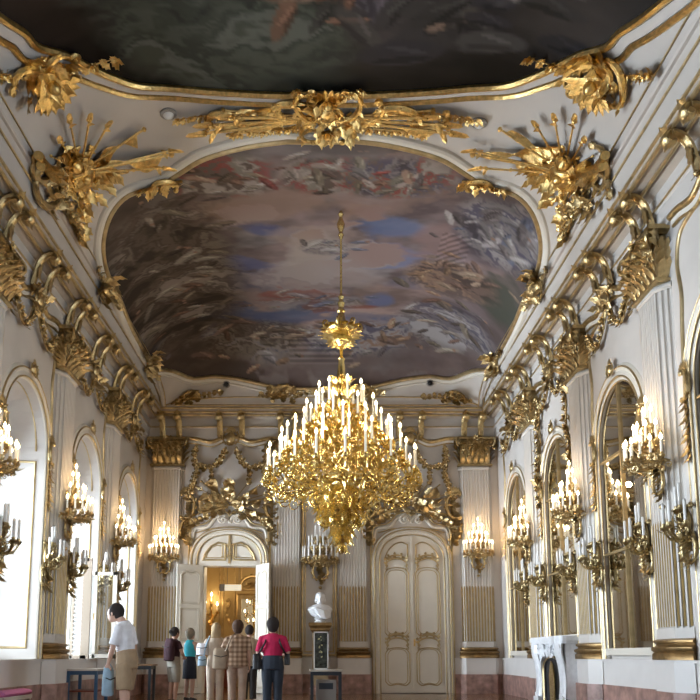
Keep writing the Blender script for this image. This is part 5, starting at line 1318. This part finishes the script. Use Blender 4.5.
mb = MB(); mb.box(-.32, -.17, -.05, .05, -.10, .10); part(mb, 'end_box', GREYM, t, smooth=False)
mb = MB()
for x in (-.1, .25): mb.tube([(x, 0, .09), (x, 0, 1.86)], .008, 5)
part(mb, 'hanger', GREYM, t)

# ================================================================= PEOPLE
def lerp3(a, b, t): return Vector(a).lerp(Vector(b), t)
def hand(mb, w, e, H, curl, side):
    d = (Vector(w) - Vector(e)).normalized(); sx = V(0, 1, 0).cross(d)
    sx = sx.normalized() if sx.length > .1 else V(1, 0, 0); nn = d.cross(sx)
    s = H * .0062
    q = Vector(w) + d * s * 7
    mb.tube([w, Vector(w) + d * s * 3, q, q + d * s * 2], [(s * 2.4, s * 2), (s * 3.8, s * 1.9), (s * 4.2, s * 1.8), (s * 3.6, s * 1.5)], 8, xd=nn)
    for k, L in enumerate((6.4, 7.2, 6.8, 5.2)):
        b = q + nn * (k - 1.5) * s * 2.1; m_ = b + d * s * L * .55 + sx * curl * s * 1.0 * side; tp = m_ + d * s * L * .4 + sx * curl * s * 2.4 * side
        mb.tube([b, m_, tp], [s * 1.15, s * 1.1, s * .85], 6)
    tb = Vector(w) + d * s * 2 - nn * s * 3; mb.tube([tb, tb - nn * s * 2.6 + d * s * 2.4, tb - nn * s * 2.8 + d * s * 5.5 + sx * s * side], [s * 1.5, s * 1.3, s * .95], 6)
def person(label, H, x, y, yaw, shirt, sleeve, bottom, blen, hair, hairkind, arms, lean=0., headoff=(0, 0, 0), wide=1., skirt=False, shoes=BLACK, sock=None, stance=.055, armhole=False, step=0., hem=.485):
    t = empty('person', Matrix.Translation((x, y, 0)) @ Matrix.Rotation(yaw, 4, 'Z')); tag(t, label, 'person')
    def P(a, b, c): return V(a * H, (b + lean * max(0, c - .52)) * H, c * H)
    hd = V(*headoff) * H
    SH = .108 * wide
    torso = [(P(0, 0, .47), (.088 * wide, .064)), (P(0, -.004, .52), (.098 * wide, .074)), (P(0, .004, .61), (.082 * wide, .062)), (P(0, .0, .70), (.094 * wide, .068)), (P(0, -.004, .77), (.100 * wide, .062)), (P(0, -.006, .815), (.082 * wide, .048)), (P(0, -.004, .835), (.04, .036))]
    def tub(mb, seq, inf=0., n=14): mb.tube([p for p, r_ in seq], [(r_[0] * H + inf, r_[1] * H + inf) for p, r_ in seq], n, xd=U)
    armp = {}
    for s_, sd in ((-1, 'L'), (1, 'R')):
        sh = P(s_ * SH * .97, -.005, .790); e_, w_ = arms[sd]
        el = P(s_ * e_[0], e_[1], e_[2]); wr_ = P(s_ * w_[0], w_[1], w_[2]); armp[sd] = (sh, el, wr_, s_)
    legp = {}
    for s_, sd in ((-1, 'L'), (1, 'R')):
        st = step * s_
        legp[sd] = (P(s_ * .052 * wide, 0, .50), P(s_ * (.052 * wide + stance) / 2, .012 + st * .5, .285), V(s_ * stance * H, (-.008 + st) * H, .04 * H))
    # body
    mb = MB(); tub(mb, torso)
    nk = P(0, 0, .83); hc = P(0, .012, .928) + hd
    mb.tube([nk - V(0, 0, .02 * H), nk + V(0, 0, .03 * H) + hd * .3, hc - V(0, 0, .03 * H)], [.036 * H, .031 * H, .030 * H], 10)
    mb.ball(hc, .066 * H, 16, 12, (.78, .98, 1.1)); mb.ball(hc + V(0, .028, -.045) * H, .032 * H, 10, 7, (.95, 1, 1)); 
    mb.ball(hc + V(0, .068, -.008) * H, .010 * H, 8, 5, (.8, 1, 1.5))
    mb.tube([hc + V(-.016, .057, -.036) * H, hc + V(0, .062, -.035) * H, hc + V(.016, .057, -.036) * H], .006 * H, 6)
    for s_ in (-1, 1):
        mb.ball(hc + V(s_ * .052, -.004, -.006) * H, .013 * H, 8, 5, (.5, 1, 1.5)); mb.ball(hc + V(s_ * .022, .055, .006) * H, .008 * H, 6, 4)
    for sd, (sh, el, wr_, s_) in armp.items():
        mb.tube([sh - V(s_ * .03 * H, 0, 0), sh, sh.lerp(el, .3), el, el.lerp(wr_, .3), wr_], [.030 * H, .031 * H, .028 * H, .022 * H, .023 * H, .015 * H], 10)
        hand(mb, wr_, el, H, 1., s_)
    for sd, (hp, kn, an) in legp.items():
        mb.tube([hp, hp.lerp(kn, .35), kn, kn.lerp(an, .3), an], [.054 * H, .050 * H, .034 * H, .034 * H, .020 * H], 12)
        mb.tube([an, an + V(0, .03, -.022) * H, an + V(0, .085, -.026) * H], [.020 * H, .020 * H, .014 * H], 8)
    body = part(mb, 'body', SKIN, t); remesh(body, .011, 3)
    # shirt
    mb = MB(); up = torso[1:6] if bottom else torso
    inf = .020 if hem < .53 else .012
    rr_ = .101 if hem < .53 else .088
    seq = [(P(0, 0, hem), (rr_ * wide, rr_ * .78))] + [(p, r_) for p, r_ in torso[1:5] if p.z > hem * H + .02] + [(P(0, -.005, .815), (.070 * wide, .050)), (P(0, -.003, .842), (.040, .036))]
    tub(mb, seq, inf)
    for sd, (sh, el, wr_, s_) in armp.items():
        if sleeve <= 0: 
            continue
        if sleeve <= 1: pts = [sh - V(s_ * .05 * H, 0, -.012 * H), sh, sh.lerp(el, sleeve * .5), sh.lerp(el, sleeve)]; rr = [.026, .029, .031, .035]
        else: k = sleeve - 1; pts = [sh - V(s_ * .05 * H, 0, -.005 * H), sh, sh.lerp(el, .5), el, el.lerp(wr_, k)]; rr = [.032, .036, .033, .029, .026]
        mb.tube(pts, [q * H + .008 for q in rr], 10)
    remesh(part(mb, 'shirt', shirt, t), .012, 3)
    # lower garment
    mb = MB()
    if skirt:
        tub(mb, [(P(0, 0, .61), (.086 * wide, .068)), (P(0, -.004, .52), (.103 * wide, .08)), (P(0, 0, .42), (.108 * wide, .086)), (P(0, 0, blen), (.112 * wide, .09))], .012)
    else:
        tub(mb, ([(P(0, 0, .61), (.088 * wide, .070))] if hem >= .53 else []) + [(P(0, -.004, .53), (.100 * wide, .078)), (P(0, -.002, .47), (.098 * wide, .076))], .012)
        for sd, (hp, kn, an) in legp.items():
            full = hp + V(0, 0, -.0); 
            if blen > .29: k = (.50 - blen) / (.50 - .285); pts = [hp, hp.lerp(kn, k * .5), hp.lerp(kn, k)]; rr = [.058, .056, .050]
            else: k = (.285 - blen) / (.285 - .04); pts = [hp, hp.lerp(kn, .5), kn, kn.lerp(an, k * .5), kn.lerp(an, k)]; rr = [.058, .053, .043, .040, .038]
            mb.tube(pts, [q * H + .010 for q in rr], 12)
    remesh(part(mb, 'skirt' if skirt else ('shorts' if blen > .2 else 'trousers'), bottom, t), .012, 3)
    # hair
    mb = MB(); hc2 = hc + V(0, -.010, .010) * H
    mb.ball(hc2, .071 * H, 16, 10, (.83, .98, 1.02)); 
    if hairkind == 'long':
        mb.tube([hc + V(0, -.035, .01) * H, hc + V(0, -.05, -.04) * H, hc + V(0, -.055, -.10) * H, hc + V(0, -.05, -.135) * H], [(.055 * H, .04 * H), (.060 * H, .036 * H), (.058 * H, .025 * H), (.03 * H, .012 * H)], 10, xd=U)
    elif hairkind == 'bun': mb.ball(hc + V(0, -.075, .01) * H, .028 * H, 8, 6)
    elif hairkind == 'full':
        mb.ball(hc + V(0, -.02, .012) * H, .077 * H, 14, 9, (.90, .95, 1.0)); mb.ball(hc + V(0, -.03, -.035) * H, .055 * H, 12, 8, (1, .8, .8))
    h = part(mb, 'hair', hair, t); remesh(h, .010, 1)
    vs = h.data
    # keep the face clear
    import bmesh
    bm = bmesh.new(); bm.from_mesh(vs)
    bmesh.ops.delete(bm, geom=[v for v in bm.verts if v.co.y - hc.y > .030 * H and v.co.z - hc.z < .030 * H or (v.co.z - hc.z < -.03 * H and v.co.y - hc.y > -.02 * H)], context='VERTS'); bm.to_mesh(vs); bm.free()
    # shoes
    for sd, (hp, kn, an) in legp.items():
        mb = MB(); mb.tube([an + V(0, -.022, -.012) * H, an + V(0, 0, -.014) * H, an + V(0, .05, -.023) * H, an + V(0, .095, -.027) * H, an + V(0, .11, -.028) * H], [(.018 * H, .022 * H), (.024 * H, .025 * H), (.025 * H, .018 * H), (.021 * H, .012 * H), (.008 * H, .006 * H)], 10, xd=U)
        q = an.z - .04 * H; mb.v = [(a, b, max(c, .004)) for a, b, c in mb.v]; part(mb, 'shoe', shoes, t)
    return t, P, armp
def cloth(n, c, **k): return mat(n, c, .85, var=.12, scale=9, **k)
HB = cloth('dark_hair', (.018, .011, .009)); HBR = cloth('brown_hair', (.07, .035, .018)); HBL = cloth('blond_hair', (.42, .30, .17)); HG = cloth('ash_hair', (.26, .22, .17))
KHAKI = cloth('khaki_cotton', (.36, .25, .15)); WHT = cloth('white_cotton', (.80, .79, .82)); CRIM = cloth('crimson_knit', (.50, .012, .075)); JEAN = cloth('dark_denim', (.022, .030, .045))
TEAL = cloth('teal_cotton', (.04, .46, .58)); NAVY = cloth('navy_cloth', (.014, .016, .028)); BEI = cloth('beige_cotton', (.52, .42, .32)); CREAM = cloth('cream_cotton', (.58, .47, .37)); MAR = cloth('maroon_cloth', (.045, .014, .022))
GRBE = cloth('grey_beige_cloth', (.34, .31, .26)); DKC = cloth('charcoal_cloth', (.03, .026, .024)); PEA = cloth('peach_cotton', (.50, .36, .27)); STON = cloth('stone_canvas', (.46, .36, .26)); LBL = cloth('pale_blue_cloth', (.36, .50, .62))
HANG = ((.13, .0, .635), (.135, .04, .49)); FRONT = ((.150, .0, .635), (.08, .13, .62)); BENT = ((.160, -.01, .64), (.13, .10, .56))
person('tall man in white shirt and khaki shorts looking down beside the blue-legged table', 1.82, -2.84, 12.1, 1.25, WHT, .85, KHAKI, .30, HB, 'short', {'L': ((.115, .05, .63), (.10, .11, .50)), 'R': HANG}, lean=.14, headoff=(-.01, .05, -.016), shoes=WHITEP, hem=.545, wide=.92, stance=.075, step=.05)
person('dark-haired woman with a dark backpack in grey-beige shorts, leftmost of the visitors by the doorway', 1.67, -3.32, 18.6, -.75, MAR, .6, GRBE, .27, HB, 'bun', {'L': HANG, 'R': ((.15, .02, .65), (.07, .12, .60))}, wide=.92, hem=.58)
person('woman in teal sleeveless top and black knee-length skirt beside the open left door leaf', 1.67, -3.12, 19.6, -.55, TEAL, 0, NAVY, .30, HG, 'full', {'L': ((.12, .03, .64), (.06, .12, .66)), 'R': ((.13, .02, .64), (.06, .12, .60))}, wide=.9, skirt=True, hem=.57)
person('blond woman in beige blouse and cream trousers entering the doorway', 1.70, -2.18, 17.0, .12, BEI, .9, CREAM, .06, HBL, 'long', {'L': ((.155, .0, .66), (.13, .08, .60)), 'R': FRONT}, wide=.98)
person('brown-haired woman in plaid shirt and peach trousers with a shoulder bag', 1.72, -1.66, 16.3, .08, PLAID, .8, PEA, .06, HBR, 'full', {'L': ((.165, .0, .66), (.20, .05, .54)), 'R': HANG}, wide=1.15)
person('dark-haired visitor half hidden behind the woman in plaid, in pale shirt and dark trousers', 1.70, -1.60, 18.2, .0, STON, .7, DKC, .06, HB, 'short', {'L': HANG, 'R': HANG}, wide=.95)
person('dark-haired woman in crimson shirt and dark jeans standing before the right door leaf', 1.70, -.88, 14.8, .0, CRIM, .9, JEAN, .05, HB, 'full', {'L': ((.155, .0, .635), (.13, .09, .60)), 'R': ((.165, -.01, .635), (.12, .11, .62))}, wide=1.12, hem=.595)
def bag(name, label, x, y, z, sx, sy, sz, m, yaw=0., strap=None, cat='bag'):
    t = empty(name, Matrix.Translation((x, y, z)) @ Matrix.Rotation(yaw, 4, 'Z')); tag(t, label, cat)
    mb = MB(); mb.tube([(0, 0, -sz), (0, 0, -sz * .9), (0, 0, 0), (0, 0, sz * .8), (0, 0, sz)], [(sx * .7, sy * .7), (sx, sy), (sx, sy * 1.05), (sx * .9, sy * .7), (sx * .75, sy * .3)], 14, xd=U)
    part(mb, 'bag_body', m, t); mb = MB(); mb.tube([(-sx * .8, -sy, sz * .3), (0, -sy * 1.08, sz * .15), (sx * .8, -sy, sz * .3)], .008, 5); part(mb, 'flap_seam', BLACK, t)
    if strap:
        mb = MB(); mb.tube(smoothpath([(q[0] - x, q[1] - y, q[2] - z) for q in strap], 5), (.016), 6); o = part(mb, 'strap', m, t); o.matrix_basis = Matrix.Rotation(-yaw, 4, 'Z')
    return t
bag('backpack', 'black and maroon backpack worn by the woman at the left of the doorway', -3.40, 18.44, 1.17, .15, .10, .25, MAR, -.75, None, 'backpack')
bag('shoulder_bag', 'large beige canvas bag hanging at the left hip of the woman in plaid', -1.98, 16.24, .98, .16, .07, .21, STON, .1, [(-1.88, 16.16, 1.12), (-1.76, 16.10, 1.40), (-1.70, 16.26, 1.46)])
bag('handbag', 'small grey bag at the hip of the blond woman', -2.43, 16.86, .93, .09, .05, .10, LBL, .1, [(-2.41, 16.88, 1.0), (-2.36, 16.88, 1.25), (-2.30, 16.96, 1.44)])
bag('jacket_bundle', 'white folded jacket carried on the arm of the blond woman', -2.44, 16.95, 1.17, .13, .09, .12, WHT, .0, None, 'jacket')
bag('shoulder_bag', 'dark bag hanging at the right side of the visitor behind the plaid shirt', -1.37, 18.12, .90, .09, .06, .15, DKC, 0)
bag('camera_bag', 'black bag hanging at the left hip of the woman in crimson', -1.16, 14.76, .93, .075, .06, .14, BLACK, .3, [(-1.14, 14.76, 1.05), (-1.02, 14.68, 1.25), (-.98, 14.80, 1.40)])
bag('camera_case', 'black camera case at the right hip of the woman in crimson', -.62, 14.78, .97, .055, .05, .10, BLACK, -.2, [(-.64, 14.78, 1.05), (-.74, 14.68, 1.25), (-.78, 14.80, 1.40)])
bag('carrier_bag', 'pale blue bag hanging from the left hand of the man in white', -3.08, 12.0, .66, .10, .05, .20, LBL, .9, [(-3.14, 12.0, .84), (-3.09, 12.04, .92), (-3.03, 12.03, .84)])

# ================================================================= LIGHT, CAMERA
def area(name, M, sx, sy, e, col):
    l = bpy.data.lights.new(name, 'AREA'); l.shape = 'RECTANGLE'; l.size = sx; l.size_y = sy; l.energy = e; l.color = col
    o = bpy.data.objects.new(name, l); COL.objects.link(o); o.matrix_world = M; return o
for yc in ARCHES:     # daylight through the left windows, looking into the room (+X) and a little upwards
    M = cols((0, 1, 0), (0, 0, 1), (1, 0, 0), (-W - 1.25, yc, 2.9))   # local -z looks outwards, so turn it round
    M = cols((0, -1, 0), (0, 0, 1), (-1, 0, 0), (-W - DIST, yc, 2.4))
    M = Matrix.Translation(M.translation) @ Matrix.Rotation(math.radians(-TILT), 4, 'Y') @ Matrix.Translation(-M.translation) @ M
    a_ = area('window_daylight', M, 2.6, 4.4, DAY * (1.5 if yc > 17 else 1.), DCOL); a_.data.spread = math.radians(SPR)
for yc in ARCHES[:2]:   # added daylight through the two made-up right-hand windows
    M = cols((0, 1, 0), (0, 0, 1), (1, 0, 0), (W + 3.2, yc, 2.6)); a_ = area('window_daylight', M, 2.6, 4.2, DAY_ADDED, DCOL); a_.data.spread = math.radians(150)
def point(x, y, z, e, col, s): 
    l = bpy.data.lights.new('candle_glow', 'POINT'); l.energy = e; l.color = col; l.shadow_soft_size = s
    o = bpy.data.objects.new('candle_glow', l); COL.objects.link(o); o.location = (x, y, z)
for k in range(6):
    a = k * PI / 3 + .3; point(CXc + 1.25 * math.cos(a), CYc + 1.25 * math.sin(a), 5.12, CHW, (1., .78, .50), .09)
for k in range(3):
    a = k * 2.1; point(CXc + .75 * math.cos(a), CYc + .75 * math.sin(a), 5.9, CHW * .5, (1., .78, .5), .08)
point(-2.6, 26, 3.9, 60, (1., .72, .38), .5); point(-3.75, 28.0, 2.95, 10, (1, .65, .3), .1); point(-2.0, 31.5, 3.0, 70, (1, .85, .62), .5)
w = bpy.data.worlds.new('World'); sc.world = w; w.use_nodes = True
w.node_tree.nodes['Background'].inputs[0].default_value = (.75, .86, 1., 1); w.node_tree.nodes['Background'].inputs[1].default_value = 1.2
cam = bpy.data.cameras.new('Camera'); co = bpy.data.objects.new('Camera', cam); COL.objects.link(co); sc.camera = co
cam.sensor_width = 36; cam.lens = 820 * 36 / 700.; cam.shift_x = (350 - 322) / 700.; cam.shift_y = (531 - 350) / 700.
co.location = (0, 0, ZC); co.rotation_euler = (math.radians(90 + 8.67), 0, 0); cam.clip_end = 200
sc.view_settings.view_transform = 'Standard'; sc.view_settings.look = 'None'; sc.view_settings.gamma = 1; sc.view_settings.exposure = EXPO
sc.view_settings.use_curve_mapping = False
sc.cycles.use_denoising = True; sc.cycles.sample_clamp_indirect = 4.; sc.cycles.sample_clamp_direct = 0.
sc.cycles.max_bounces = 8; sc.cycles.diffuse_bounces = 4; sc.cycles.glossy_bounces = 4; sc.cycles.caustics_reflective = False; sc.cycles.caustics_refractive = False
